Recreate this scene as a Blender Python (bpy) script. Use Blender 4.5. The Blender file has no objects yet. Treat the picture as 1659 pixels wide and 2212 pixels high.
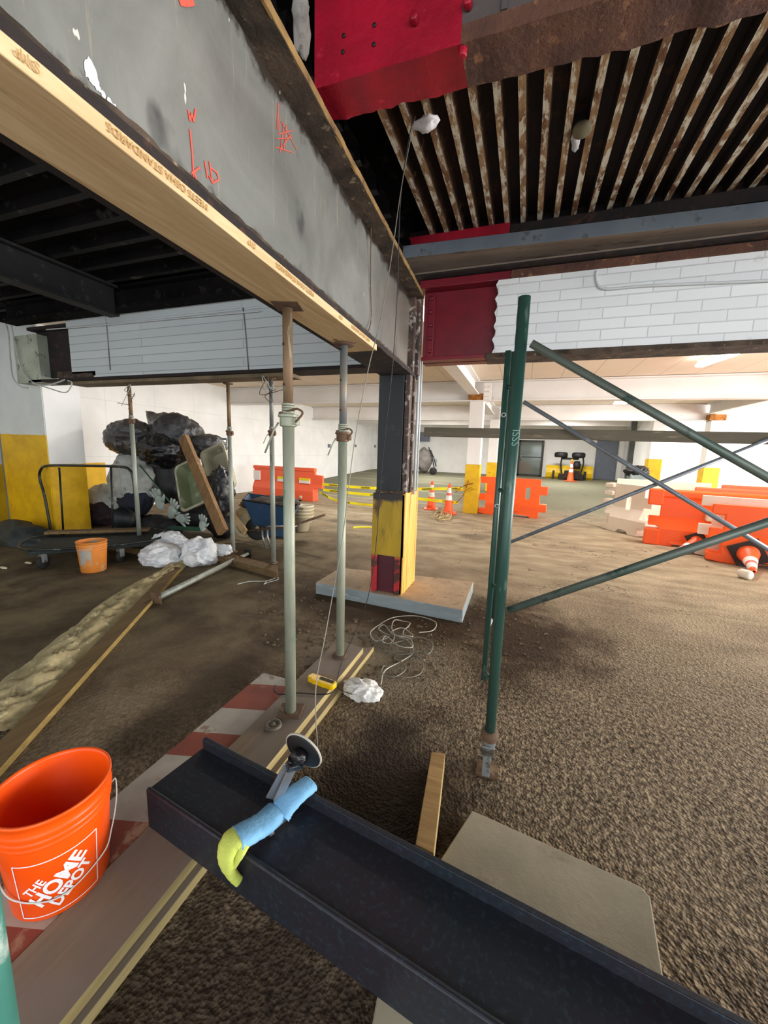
import bpy, bmesh, math, random
import numpy as np
from mathutils import Vector, Matrix, noise, Euler
random.seed(7)
SC = bpy.context.scene
COL = SC.collection
# ------------------------------------------------------------------ camera
W, H = 1659, 2212
F = 845.0
YAW, PITCH, ROLL = -0.338, -0.156, 0.030
CAM = np.array([0.0, 0.0, 1.5])
def _rot(y, p, r):
    fwd = np.array([math.sin(y)*math.cos(p), math.cos(y)*math.cos(p), math.sin(p)])
    right0 = np.array([math.cos(y), -math.sin(y), 0.0]); up0 = np.cross(right0, fwd)
    right = right0*math.cos(r)+up0*math.sin(r); up = np.cross(right, fwd)
    return right, up, fwd
_R, _U, _F = _rot(YAW, PITCH, ROLL)
def _ray(u, v): return _R*((u-W/2)/F) - _U*((v-H/2)/F) + _F
def PZ(u, v, z=0.0):
    d = _ray(u, v); return Vector(CAM + d*(z-CAM[2])/d[2])
def PY(u, v, y):
    d = _ray(u, v); return Vector(CAM + d*y/d[1])
def PX(u, v, x):
    d = _ray(u, v); return Vector(CAM + d*x/d[0])
cd = bpy.data.cameras.new('camera'); cam = bpy.data.objects.new('camera', cd); COL.objects.link(cam)
cd.sensor_fit = 'HORIZONTAL'; cd.sensor_width = 36.0; cd.lens = F/W*36.0; cd.clip_start = 0.02; cd.clip_end = 200
cam.matrix_world = Matrix(((_R[0], _U[0], -_F[0], CAM[0]), (_R[1], _U[1], -_F[1], CAM[1]), (_R[2], _U[2], -_F[2], CAM[2]), (0, 0, 0, 1)))
SC.camera = cam
# ------------------------------------------------------------------ view, world, lights
SC.view_settings.view_transform = 'Standard'; SC.view_settings.look = 'None'
SC.view_settings.gamma = 1.0; SC.view_settings.use_curve_mapping = False
SC.view_settings.exposure = 0.98
wd = bpy.data.worlds.new('daylight'); SC.world = wd; wd.use_nodes = True
bg = wd.node_tree.nodes['Background']; bg.inputs[0].default_value = (0.93, 0.965, 1.0, 1); bg.inputs[1].default_value = 0.95
def area(name, loc, rot, sx, sy, energy, col=(1, 1, 1)):
    l = bpy.data.lights.new(name, 'AREA'); l.shape = 'RECTANGLE'; l.size = sx; l.size_y = sy; l.energy = energy; l.color = col
    o = bpy.data.objects.new(name, l); COL.objects.link(o); o.location = loc; o.rotation_euler = rot; return o
PI = math.pi
# daylight pouring in through the open side of the deck on the right; unseen fill added behind the camera
area('daylight_right', (11.5, 8.5, 1.7), (0, PI/2+0.06, 0), 2.9, 15, 1450, (1, 0.985, 0.96))
area('rear_daylight_fill', (3.2, -4.0, 2.3), (PI/2+0.12, 0, 0.28), 5.0, 2.6, 105, (0.9, 0.95, 1))
# ------------------------------------------------------------------ materials
def rgb(h):
    h = h.lstrip('#'); c = [int(h[i:i+2], 16)/255 for i in (0, 2, 4)]
    return tuple(((x/12.92) if x <= 0.04045 else ((x+0.055)/1.055)**2.4) for x in c)+(1,)
class NT:
    def __init__(s, m): s.t = m.node_tree; s.n = s.t.nodes; s.l = s.t.links
    def new(s, typ, **kw):
        nd = s.n.new(typ)
        for k, v in kw.items():
            if k in ('operation', 'blend_type', 'data_type', 'feature', 'distance', 'noise_dimensions', 'wave_type', 'bands_direction'): setattr(nd, k, v)
            else: nd.inputs[k.replace('_', ' ')].default_value = v
        return nd
    def link(s, a, b): s.l.new(a, b)
    def coord(s, scale=(1, 1, 1), obj=True):
        tc = s.n.new('ShaderNodeTexCoord'); mp = s.n.new('ShaderNodeMapping'); mp.inputs['Scale'].default_value = scale
        s.link(tc.outputs['Object'], mp.inputs[0]); return mp.outputs[0]
    def noise(s, vec, scale, detail=4, rough=.55, dist=0):
        nd = s.new('ShaderNodeTexNoise', Scale=scale, Detail=detail, Roughness=rough, Distortion=dist); s.link(vec, nd.inputs['Vector']); return nd.outputs[0]
    def ramp(s, fac, lo, hi):
        nd = s.n.new('ShaderNodeMapRange'); nd.inputs[1].default_value = lo; nd.inputs[2].default_value = hi
        s.link(fac, nd.inputs[0]); return nd.outputs[0]
    def mix(s, fac, a, b):
        nd = s.n.new('ShaderNodeMix'); nd.data_type = 'RGBA'
        for v, i in ((fac, 0), (a, 6), (b, 7)):
            if hasattr(v, 'is_output') or hasattr(v, 'links'): s.link(v, nd.inputs[i])
            else: nd.inputs[i].default_value = v
        return nd.outputs[2]
    def math(s, op, a, b=None, c=None):
        nd = s.n.new('ShaderNodeMath'); nd.operation = op
        for v, i in ((a, 0), (b, 1), (c, 2)):
            if v is None: continue
            if hasattr(v, 'links'): s.link(v, nd.inputs[i])
            else: nd.inputs[i].default_value = v
        return nd.outputs[0]
    def sep(s, vec):
        nd = s.n.new('ShaderNodeSeparateXYZ'); s.link(vec, nd.inputs[0]); return nd.outputs
MATS = {}
def newmat(name):
    m = bpy.data.materials.new(name); m.use_nodes = True; t = NT(m); b = m.node_tree.nodes['Principled BSDF']; return m, t, b
def setbump(t, b, h, strength, dist=0.01):
    bp = t.n.new('ShaderNodeBump'); bp.inputs['Strength'].default_value = strength; bp.inputs['Distance'].default_value = dist
    t.link(h, bp.inputs['Height']); t.link(bp.outputs[0], b.inputs['Normal'])
def mat(name, c1, c2=None, c3=None, scale=4, s3=9, t3=(.58, .66), rough=.6, metal=0, bump=0, bscale=40, stretch=(1, 1, 1), bdist=.01, spec=.5, rough2=None, coat=0):
    """weathered surface: c1/c2 mottled by noise, c3 in distinct patches"""
    if name in MATS: return MATS[name]
    m, t, b = newmat(name)
    v = t.coord(stretch)
    c = rgb(c1)
    if c2: c = t.mix(t.ramp(t.noise(v, scale, 5), .35, .65), rgb(c1), rgb(c2))
    if c3: c = t.mix(t.ramp(t.noise(v, s3, 7, .65), *t3), c, rgb(c3))
    if hasattr(c, 'links'): t.link(c, b.inputs['Base Color'])
    else: b.inputs['Base Color'].default_value = c
    b.inputs['Roughness'].default_value = rough; b.inputs['Metallic'].default_value = metal; b.inputs['Specular IOR Level'].default_value = spec
    if rough2 is not None: t.link(t.math('MULTIPLY_ADD', t.noise(v, scale*2, 4), rough2-rough, rough), b.inputs['Roughness'])
    if coat: b.inputs['Coat Weight'].default_value = coat
    if bump: setbump(t, b, t.noise(v, bscale, 6, .65), bump, bdist)
    MATS[name] = m; return m
def emis(name, col, st):
    m, t, b = newmat(name); b.inputs['Emission Color'].default_value = rgb(col); b.inputs['Emission Strength'].default_value = st; b.inputs['Base Color'].default_value = rgb(col); return m
def woodmat(name, a, bcol, dark, ax=1, knots=True, bump=.25, dust=None):
    m, t, b = newmat(name)
    st = [16, 16, 16]; st[ax] = 1.3
    v = t.coord(tuple(st)); n1 = t.noise(v, 1.6, 6, .6, .6); n2 = t.noise(t.coord(), 3.0, 3)
    c = t.mix(t.ramp(n1, .35, .65), rgb(a), rgb(bcol))
    c = t.mix(t.math('MULTIPLY', t.ramp(t.noise(v, 3.5, 5, .6, 1.5), .6, .72), .55), c, rgb(dark))
    if knots:
        vo = t.n.new('ShaderNodeTexVoronoi'); vo.inputs['Scale'].default_value = 3.2; s2 = [1, 1, 1]; s2[ax] = .7; t.link(t.coord(tuple(s2)), vo.inputs['Vector'])
        c = t.mix(t.ramp(vo.outputs['Distance'], .065, .03), c, rgb(dark))
    if dust: c = t.mix(t.ramp(n2, .35, .6), c, rgb(dust))
    t.link(c, b.inputs['Base Color']); b.inputs['Roughness'].default_value = .75; b.inputs['Specular IOR Level'].default_value = .25
    setbump(t, b, n1, bump, .004)
    return m
# the floor: worn asphalt, aggregate showing near the camera, oily mud by the column, pale dusty drive aisle
def floor_mat():
    m, t, b = newmat('worn_asphalt')
    v = t.coord(); X, Y, Z_ = t.sep(v)
    n_big = t.noise(v, .55, 4, .6, .4); n_mid = t.noise(v, 2.2, 6, .65, .3); n_f = t.noise(v, 38, 4, .7)
    vor = t.n.new('ShaderNodeTexVoronoi'); vor.inputs['Scale'].default_value = 85; t.link(v, vor.inputs['Vector'])
    vor2 = t.n.new('ShaderNodeTexVoronoi'); vor2.inputs['Scale'].default_value = 38; t.link(v, vor2.inputs['Vector'])
    asph = t.mix(t.ramp(n_mid, .36, .64), rgb('#5a4a37'), rgb('#8a7860'))
    stones = t.mix(t.ramp(n_f, .42, .6), rgb('#3a2e23'), rgb('#b39e80'))
    dust = t.mix(t.ramp(t.noise(t.coord((1, 2.2, 1)), 1.6, 5, .6), .35, .65), rgb('#8f8069'), rgb('#b9a98d'))
    # aggregate zone: right and near
    g = t.math('ADD', t.math('MULTIPLY', X, .5), t.math('MULTIPLY', Y, -.34)); g = t.math('ADD', g, t.math('MULTIPLY', n_big, 1.6))
    agg = t.ramp(g, -.95, .05)
    c = t.mix(t.math('MULTIPLY', agg, .62), asph, stones)
    # dusty smooth zone: beyond the column and to the right
    d = t.math('ADD', t.math('ADD', t.math('MULTIPLY', Y, .30), t.math('MULTIPLY', X, .16)), t.math('MULTIPLY', n_big, 1.1))
    dz = t.ramp(d, 1.35, 2.25)
    c = t.mix(t.math('MULTIPLY', dz, .9), c, dust)
    # greyer, cooler pavement at the far end of the aisle
    c = t.mix(t.ramp(t.math('ADD', Y, t.math('MULTIPLY', n_mid, 3)), 10.5, 14), c, rgb('#75735f'))
    # brown grime at left
    lf = t.ramp(t.math('ADD', t.math('ADD', X, t.math('MULTIPLY', Y, -.10)), t.math('MULTIPLY', n_big, 1.5)), -.9, -2.6)
    brown = t.mix(t.ramp(n_mid, .38, .62), rgb('#4a3d2b'), rgb('#6b5f47'))
    c = t.mix(t.math('MULTIPLY', lf, t.ramp(Y, 8.5, 5.0)), c, brown)
    # dark wet oily stain near the small board
    def blob(x, y, rx, ry, lo=1.25, hi=.55):
        dx = t.math('MULTIPLY', t.math('SUBTRACT', X, x), 1/rx); dy = t.math('MULTIPLY', t.math('SUBTRACT', Y, y), 1/ry)
        r = t.math('SQRT', t.math('ADD', t.math('MULTIPLY', dx, dx), t.math('MULTIPLY', dy, dy)))
        r = t.math('ADD', r, t.math('MULTIPLY', t.math('SUBTRACT', n_mid, .5), 1.7)); return t.ramp(r, lo, hi)
    c = t.mix(t.math('MULTIPLY', blob(-.48, 1.45, .52, .55), .92), c, rgb('#2a1d12'))
    c = t.mix(t.math('MULTIPLY', blob(-.6, .55, .9, .42), .8), c, rgb('#2b2017'))
    c = t.mix(t.math('MULTIPLY', blob(-1.75, 1.75, .22, .75), .6), c, rgb('#33261a'))
    c = t.mix(t.math('MULTIPLY', blob(-1.1, 3.45, 1.35, .75), .85), c, rgb('#3b2a17'))
    c = t.mix(t.math('MULTIPLY', blob(.08, 3.3, .55, .8), .95), c, rgb('#3a2714'))
    c = t.mix(t.math('MULTIPLY', blob(-.95, 2.55, .55, .42), .6), c, rgb('#8b8270'))
    c = t.mix(t.math('MULTIPLY', blob(-3.2, 7.4, .9, .22), .7), c, rgb('#3a332a'))
    c = t.mix(t.math('MULTIPLY', blob(-.75, 7.1, .30, .32), .5), c, rgb('#4b4236'))
    # hairline cracks in the aisle
    cr = t.n.new('ShaderNodeTexVoronoi'); cr.feature = 'DISTANCE_TO_EDGE'; cr.inputs['Scale'].default_value = .55
    w = t.n.new('ShaderNodeVectorMath'); w.operation = 'ADD'; nv = t.n.new('ShaderNodeTexNoise'); nv.inputs['Scale'].default_value = 3; t.link(v, nv.inputs[0]); t.link(nv.outputs[1], w.inputs[0]); t.link(v, w.inputs[1]); t.link(w.outputs[0], cr.inputs['Vector'])
    c = t.mix(t.math('MULTIPLY', t.ramp(cr.outputs[0], .006, .002), t.math('MULTIPLY', dz, .7)), c, rgb('#4a3f33'))
    # faded white stall lines far off
    ln = t.math('PINGPONG', t.math('ADD', t.math('MULTIPLY', Y, 1), t.math('MULTIPLY', X, .12)), 1.35)
    lm = t.math('MULTIPLY', t.math('MULTIPLY', t.ramp(ln, .06, .03), t.ramp(X, -1.4, -1.9)), t.ramp(Y, 8.0, 8.8))
    c = t.mix(t.math('MULTIPLY', lm, .55), c, rgb('#c9c6b4'))
    t.link(c, b.inputs['Base Color']); b.inputs['Roughness'].default_value = .88; b.inputs['Specular IOR Level'].default_value = .25
    hh = t.math('ADD', t.math('MULTIPLY', t.math('ADD', vor.outputs['Distance'], t.math('MULTIPLY', vor2.outputs['Distance'], 1.1)), t.math('MULTIPLY_ADD', agg, .8, .2)), t.math('MULTIPLY', n_f, .6))
    hh = t.math('MULTIPLY', hh, t.ramp(Y, 9, 2.5))
    setbump(t, b, hh, .6, .015)
    return m
# ------------------------------------------------------------------ mesh helpers
class MB:
    def __init__(s): s.v = []; s.f = []; s.m = []; s.sm = []
    def add(s, vs, fs, mi=0, smooth=False, M=None):
        o = len(s.v)
        s.v += [tuple((M @ Vector(p)) if M is not None else p) for p in vs]
        for f in fs: s.f.append([i+o for i in f]); s.m.append(mi); s.sm.append(smooth)
        return s
    def box(s, lo, hi, mi=0, M=None):
        x0, y0, z0 = lo; x1, y1, z1 = hi
        return s.add([(x0, y0, z0), (x1, y0, z0), (x1, y1, z0), (x0, y1, z0), (x0, y0, z1), (x1, y0, z1), (x1, y1, z1), (x0, y1, z1)],
                     [(0, 3, 2, 1), (4, 5, 6, 7), (0, 1, 5, 4), (1, 2, 6, 5), (2, 3, 7, 6), (3, 0, 4, 7)], mi, False, M)
    def beam(s, a, b, w, h, mi=0, up=(0, 0, 1)):
        """rectangular bar from a to b, w across, h along up"""
        a = Vector(a); b = Vector(b); d = (b-a); L = d.length; d.normalize(); u = Vector(up); r = d.cross(u).normalized(); u = r.cross(d).normalized()
        M = Matrix(((r.x, d.x, u.x, a.x), (r.y, d.y, u.y, a.y), (r.z, d.z, u.z, a.z), (0, 0, 0, 1)))
        return s.box((-w/2, 0, -h/2), (w/2, L, h/2), mi, M)
    def tube(s, pts, r, n=10, mi=0, cap=True, closed=False):
        pts = [Vector(p) for p in pts]; k = len(pts); rs = r if isinstance(r, (list, tuple)) else [r]*k
        vs = []; prev = None
        for i, p in enumerate(pts):
            if closed: t = pts[(i+1) % k]-pts[i-1]
            else: t = (pts[min(i+1, k-1)]-pts[max(i-1, 0)])
            if t.length < 1e-9: t = Vector((0, 0, 1))
            t.normalize()
            if prev is None: a = Vector((0, 0, 1)) if abs(t.z) < .9 else Vector((1, 0, 0)); nrm = t.cross(a).normalized()
            else:
                nrm = prev - t*prev.dot(t)
                nrm = nrm.normalized() if nrm.length > 1e-6 else t.orthogonal().normalized()
            prev = nrm; bi = t.cross(nrm)
            for j in range(n):
                an = 2*PI*j/n; vs.append(tuple(p+(nrm*math.cos(an)+bi*math.sin(an))*rs[i]))
        fs = []
        for i in range(k if closed else k-1):
            for j in range(n):
                i2 = (i+1) % k
                fs.append((i*n+j, i*n+(j+1) % n, i2*n+(j+1) % n, i2*n+j))
        s.add(vs, fs, mi, True)
        if cap and not closed:
            o = len(s.v)-len(vs)
            s.f.append([o+j for j in range(n)][::-1]); s.m.append(mi); s.sm.append(False)
            s.f.append([o+(k-1)*n+j for j in range(n)]); s.m.append(mi); s.sm.append(False)
        return s
    def lathe(s, prof, n=24, mi=0, M=None, smooth=True):
        vs = [(r*math.cos(2*PI*j/n), r*math.sin(2*PI*j/n), z) for r, z in prof for j in range(n)]
        fs = [(i*n+j, i*n+(j+1) % n, (i+1)*n+(j+1) % n, (i+1)*n+j) for i in range(len(prof)-1) for j in range(n)]
        return s.add(vs, fs, mi, smooth, M)
    def prism(s, poly, a, b, mi=0, M=None):
        """poly (2-D) in local x,z extruded along local y from a to b"""
        n = len(poly)
        vs = [(x, a, z) for x, z in poly]+[(x, b, z) for x, z in poly]
        fs = [tuple(range(n)), tuple(range(2*n-1, n-1, -1))]+[(i, i+n, (i+1) % n+n, (i+1) % n) for i in range(n)]
        return s.add(vs, fs, mi, False, M)
    def build(s, name, mats, parent=None, bevel=0, seg=2, smooth=None, loc=None):
        me = bpy.data.meshes.new(name); me.from_pydata(s.v, [], s.f); me.update()
        if not isinstance(mats, (list, tuple)): mats = [mats]
        for m in mats: me.materials.append(m)
        for p, mi, sm in zip(me.polygons, s.m, s.sm): p.material_index = min(mi, len(mats)-1); p.use_smooth = sm if smooth is None else smooth
        bm = bmesh.new(); bm.from_mesh(me); bmesh.ops.remove_doubles(bm, verts=bm.verts, dist=1e-5); bmesh.ops.recalc_face_normals(bm, faces=bm.faces); bm.to_mesh(me); bm.free()
        o = bpy.data.objects.new(name, me); COL.objects.link(o)
        if bevel:
            md = o.modifiers.new('bevel', 'BEVEL'); md.width = bevel; md.segments = seg; md.limit_method = 'ANGLE'; md.angle_limit = math.radians(40)
        if parent is not None: attach(o, parent)
        return o
def attach(o, parent):
    o.parent = parent; o.matrix_parent_inverse = Matrix.Identity(4)
    # children are authored in world space of an unrotated, unscaled parent at its own location
    M = parent_world(parent); o.matrix_basis = M.inverted() @ o.matrix_basis if not o.get('_local') else o.matrix_basis
def parent_world(p):
    M = p.matrix_basis.copy(); q = p.parent
    while q is not None: M = q.matrix_basis @ M; q = q.parent
    return M
def tag(o, label=None, cat=None, group=None, kind=None):
    if label: o['label'] = label
    if cat: o['category'] = cat
    if group: o['group'] = group
    if kind: o['kind'] = kind
    return o
def thing(name, label, cat, loc=(0, 0, 0), rz=0, group=None):
    o = bpy.data.objects.new(name, None); COL.objects.link(o); o.location = loc; o.rotation_euler = (0, 0, rz); o.empty_display_size = .1
    return tag(o, label, cat, group)
def dup(root, loc=None, rz=None, label=None):
    def cp(o, par):
        c = o.copy(); COL.objects.link(c)
        if par is not None: c.parent = par
        for ch in list(o.children): cp(ch, c)
        return c
    c = cp(root, None)
    if loc is not None: c.location = loc
    if rz is not None: c.rotation_euler = (0, 0, rz)
    if label: c['label'] = label
    return c
def struct(o): o['kind'] = 'structure'; return o
def V(*a): return Vector(a)
def fz(y):
    t = min(max((y-12)/10, 0), 1); return .36*t
def wob(path, amp, seed=0, f=1.0):
    return [Vector(p)+amp*noise.noise_vector(Vector(p)*f+Vector((seed, seed*1.7, 0))) for p in path]
def curve(pts, n=10, closed=False):
    """Catmull-Rom through pts"""
    P = [Vector(p) for p in pts]; out = []; k = len(P)
    for i in range(k if closed else k-1):
        p0 = P[(i-1) % k] if closed or i > 0 else P[0]; p1 = P[i]; p2 = P[(i+1) % k]; p3 = P[(i+2) % k] if closed or i+2 < k else P[-1]
        for j in range(n):
            t = j/n; out.append(.5*((2*p1)+(-p0+p2)*t+(2*p0-5*p1+4*p2-p3)*t*t+(-p0+3*p1-3*p2+p3)*t**3))
    if not closed: out.append(P[-1])
    return out
def text_geo(txt, size=1.0, extrude=0.0, bold=0.0, sub=0, spacing=1.0):
    cu = bpy.data.curves.new('t', 'FONT'); cu.body = txt; cu.size = size; cu.extrude = extrude; cu.offset = bold; cu.resolution_u = 3; cu.space_character = spacing
    ob = bpy.data.objects.new('t', cu); COL.objects.link(ob); dg = bpy.context.evaluated_depsgraph_get(); me = bpy.data.meshes.new_from_object(ob.evaluated_get(dg))
    bpy.data.objects.remove(ob); bpy.data.curves.remove(cu)
    bm = bmesh.new(); bm.from_mesh(me); bmesh.ops.triangulate(bm, faces=bm.faces)
    for _ in range(sub): bmesh.ops.subdivide_edges(bm, edges=[e for e in bm.edges if e.calc_length() > size*.12], cuts=1); bmesh.ops.triangulate(bm, faces=bm.faces)
    vs = [tuple(v.co) for v in bm.verts]; fs = [[v.index for v in f.verts] for f in bm.faces]; bm.free(); bpy.data.meshes.remove(me)
    return vs, fs
def text_obj(name, txt, size, mat_, origin, right, up, parent=None, off=.002, bold=0, squash=1.0):
    right = Vector(right).normalized(); up = Vector(up).normalized(); nrm = right.cross(up); M = Matrix(((right.x*squash, up.x, nrm.x, origin[0]+nrm.x*off), (right.y*squash, up.y, nrm.y, origin[1]+nrm.y*off), (right.z*squash, up.z, nrm.z, origin[2]+nrm.z*off), (0, 0, 0, 1)))
    vs, fs = text_geo(txt, size, 0.0006, bold); return MB().add(vs, fs, 0, False, M).build(name, mat_, parent)
def crumple(name, mat_, c, r, parent=None, amp=.18, f=2.2, seed=0, sub=4, flat=None, rz=0, sharp=True, knot=None, floor=None):
    """a stuffed, creased bag"""
    bm = bmesh.new(); bmesh.ops.create_icosphere(bm, subdivisions=sub, radius=1.0)
    sd = Vector((seed*3.1, seed*1.3, seed*7.7)); cr, sr = math.cos(rz), math.sin(rz)
    for v in bm.verts:
        p = v.co.copy(); n = noise.noise(p*f*.5+sd)*1.1
        k = 0
        for o, a in ((1, 1), (2.1, .5), (4.3, .27), (8.1, .12)):
            nn = noise.noise(p*f*o+sd*o); k += a*((1-abs(nn)*2.4) if sharp else nn)
        q = p*(1+amp*n+amp*.55*k)
        if knot:
            d = (p-Vector(knot).normalized()).length
            if d < .55: q += Vector(knot).normalized()*(.55-d)*1.1*(1 if d < .3 else .6); q = q.lerp(Vector(knot).normalized()*q.length, max(0, (.5-d))*1.2)
        q = Vector((q.x*r[0], q.y*r[1], q.z*r[2])); q = Vector((q.x*cr-q.y*sr, q.x*sr+q.y*cr, q.z))
        if floor is not None and q.z+c[2] < floor: q.z = floor-c[2]+.1*(q.z+c[2]-floor)*0
        v.co = q+Vector(c)
    me = bpy.data.meshes.new(name); bm.to_mesh(me); bm.free(); me.materials.append(mat_)
    for p in me.polygons: p.use_smooth = True
    o = bpy.data.objects.new(name, me); COL.objects.link(o)
    if parent is not None: attach(o, parent)
    return o
# ------------------------------------------------------------------ material library
M_floor = floor_mat()
def white_wall(name, a='#e9e9e6', bcol='#dcdcda', lines=True, dado=None):
    m, t, b = newmat(name); v = t.coord(); X, Y, Z_ = t.sep(v)
    c = t.mix(t.ramp(t.noise(v, 1.4, 5), .35, .7), rgb(a), rgb(bcol))
    c = t.mix(t.math('MULTIPLY', t.ramp(t.noise(t.coord((1, 1, .6)), 9, 6, .7), .66, .74), .5), c, rgb('#a6a29a'))
    if lines:
        fy = t.math('PINGPONG', t.math('ADD', t.math('ADD', X, Y), t.math('MULTIPLY', t.noise(v, 6, 2), .02)), .61)
        fzz = t.math('PINGPONG', t.math('ADD', Z_, t.math('MULTIPLY', t.noise(v, 5, 2), .02)), .6)
        l = t.math('MAXIMUM', t.ramp(fy, .008, .002), t.ramp(fzz, .008, .002))
        c = t.mix(t.math('MULTIPLY', l, .28), c, rgb('#8f9290'))
    if dado:
        z0, c1, c2 = dado
        e = t.math('ADD', Z_, t.math('MULTIPLY', t.noise(v, 14, 3), .02))
        yel = t.mix(t.ramp(t.noise(v, 3, 6, .7), .4, .7), rgb(c1), rgb(c2))
        c = t.mix(t.ramp(e, z0+.012, z0+.008), c, yel)
    t.link(c, b.inputs['Base Color']); b.inputs['Roughness'].default_value = .6; setbump(t, b, t.noise(v, 25, 5, .7), .25, .006)
    return m
M_wall = white_wall('white_concrete_wall')
M_walls = white_wall('white_painted_wall', lines=False)
M_wall_y = white_wall('white_wall_yellow_dado', dado=(1.06, '#e3b400', '#c79604'))
M_pil = white_wall('white_pilaster_yellow_base', a='#dfe3e0', bcol='#cfd2cd', lines=False, dado=(1.58, '#e9ba00', '#c99808'))
def ceil_mat():
    m, t, b = newmat('cream_ceiling'); v = t.coord(); X, Y, Z_ = t.sep(v)
    c = t.mix(t.ramp(t.noise(v, .8, 3), .3, .7), rgb('#e6dccb'), rgb('#ddd0bd'))
    l = t.ramp(t.math('PINGPONG', X, .31), .007, .003); c = t.mix(t.math('MULTIPLY', l, .65), c, rgb('#7a6f63'))
    t.link(c, b.inputs['Base Color']); b.inputs['Roughness'].default_value = .7; return m
M_ceil = ceil_mat()
M_whsteel = mat('white_painted_steel', '#e6e3e0', '#dcd8d4', '#b9b0a6', scale=1.2, s3=6, t3=(.68, .76), rough=.5)
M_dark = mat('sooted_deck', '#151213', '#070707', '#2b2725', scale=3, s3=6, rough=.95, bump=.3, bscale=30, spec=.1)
M_darkrust = mat('dark_rusted_steel', '#2a1f1b', '#171213', '#4a2d1f', scale=6, s3=9, rough=.85, bump=.6, bscale=30)
M_rib = mat('peeling_rusted_rib', '#b5936a', '#6a4228', '#ddd5c2', scale=7, s3=13, t3=(.48, .56), rough=.85, bump=.7, bscale=45, stretch=(1.6, .55, 1))
M_ribw = mat('peeling_rib_dark_crust', '#8a7256', '#2a1b14', '#b8ae98', scale=11, s3=17, t3=(.55, .6), rough=.9, bump=.9, bscale=50)
M_ribl = mat('left_rib', '#151514', '#0a0a0a', '#5a5a50', scale=4, s3=3.5, t3=(.58, .66), rough=.9)
M_brown = mat('brown_rust_crust', '#6a4533', '#4b3027', '#8a6142', scale=5, s3=16, t3=(.58, .64), rough=.88, bump=.9, bscale=34, bdist=.02)
M_greyweb = mat('grey_brown_web', '#564c49', '#3f3837', '#6a5f58', scale=3, rough=.8)
M_red = mat('red_primer', '#a80f2a', '#8c0b22', '#bf2a44', scale=5, s3=12, t3=(.64, .72), rough=.42, bump=.35, bscale=28, bdist=.012)
M_redd = mat('dark_red_primer', '#7d1224', '#6a0f1f', '#8c2230', scale=5, s3=12, t3=(.66, .74), rough=.42, bump=.15, bscale=20)
def girder_mat():
    m, t, b = newmat('grey_painted_web'); v = t.coord(); X, Y, Z_ = t.sep(v)
    n1 = t.noise(v, 1.9, 6, .6, .5)
    c = t.mix(t.ramp(n1, .3, .7), rgb('#666763'), rgb('#8d8e88'))
    c = t.mix(t.math('MULTIPLY', t.ramp(Y, 2.6, 3.6), .6), c, rgb('#77695c'))
    dr = t.noise(t.coord((40, 40, 2.0)), 1.0, 5, .7, .2); c = t.mix(t.math('MULTIPLY', t.ramp(dr, .60, .68), .5), c, rgb('#b5a68c'))
    dk = t.noise(t.coord((3, 3, 2)), 1.3, 4, .5); c = t.mix(t.math('MULTIPLY', t.ramp(dk, .62, .72), .85), c, rgb('#26262a'))
    # grime creeping in from the flanges
    lo = t.math('ADD', t.math('MULTIPLY', t.math('SUBTRACT', Z_, 2.215), 9), t.math('MULTIPLY', t.math('SUBTRACT', t.noise(v, 7, 6, .7), .5), 2.0)); c = t.mix(t.ramp(lo, .4, .05), c, rgb('#332a26'))
    hi = t.math('ADD', t.math('MULTIPLY', t.math('SUBTRACT', 2.84, Z_), 12), t.math('MULTIPLY', t.math('SUBTRACT', t.noise(v, 7, 6, .7), .5), 2.6)); c = t.mix(t.ramp(hi, .6, .15), c, rgb('#372f2a'))
    sp = t.noise(t.coord((30, 30, 12)), 1.0, 2, .5); c = t.mix(t.ramp(sp, .745, .76), c, rgb('#d9d6cc'))
    t.link(c, b.inputs['Base Color']); b.inputs['Roughness'].default_value = .34; b.inputs['Metallic'].default_value = .12
    setbump(t, b, t.noise(v, 12, 6, .7), .25, .01); return m
M_girder = girder_mat()
M_crust = mat('crusted_flange', '#5e4e40', '#33291f', '#958468', scale=8, s3=18, t3=(.6, .68), rough=.9, bump=1, bscale=36, bdist=.02)
M_edge = mat('ochre_flange_edge', '#9a7b4a', '#6d5233', '#3a2c22', scale=9, rough=.85)
M_blackst = mat('black_bitumen_steel', '#121a1d', '#0c0f12', '#2a3032', scale=3, s3=7, rough=.5, bump=.2)
M_scale = mat('flaking_mill_scale', '#5b463b', '#332a29', '#a59a90', scale=7, s3=15, t3=(.55, .62), rough=.7, bump=.7)
M_blueg = mat('galvanised_blue_grey', '#5f6974', '#6f7880', '#4a4d52', scale=4, s3=8, rough=.55, bump=.12)
M_tan = mat('dusty_tan_soffit', '#8c7b6b', '#75665a', '#5a4a40', scale=3, s3=8, stretch=(.5, 3, 3), rough=.7)
M_beam = mat('black_blue_primer_steel', '#20282f', '#2b262d', '#303c46', scale=3, s3=60, t3=(.52, .7), rough=.46, bump=.22, bscale=190, bdist=.002, metal=.25)
M_beamr = mat('dark_red_brown_steel', '#31212a', '#241c22', '#45303a', scale=4, s3=40, rough=.55, bump=.15, bscale=150)
M_lumber = woodmat('new_pine', '#dcc298', '#c6a579', '#94724a', ax=1)
M_lumberd = woodmat('dusty_pine', '#8c7b64', '#776855', '#5a4b3b', ax=1, knots=False, dust='#83766a')
M_paleside = woodmat('pale_pine_edge', '#b5a36f', '#a08d60', '#6a5a3c', ax=1, knots=False)
M_oldwood = woodmat('weathered_board', '#8d6d48', '#6f5337', '#3d2c1e', ax=2)
M_oldwood2 = woodmat('grimy_timber', '#776140', '#5d4a33', '#33271a', ax=1, knots=False)
M_rubboard = woodmat('striped_worn_board', '#9a7a52', '#7d6040', '#3f2e20', ax=0, knots=True)
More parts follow.
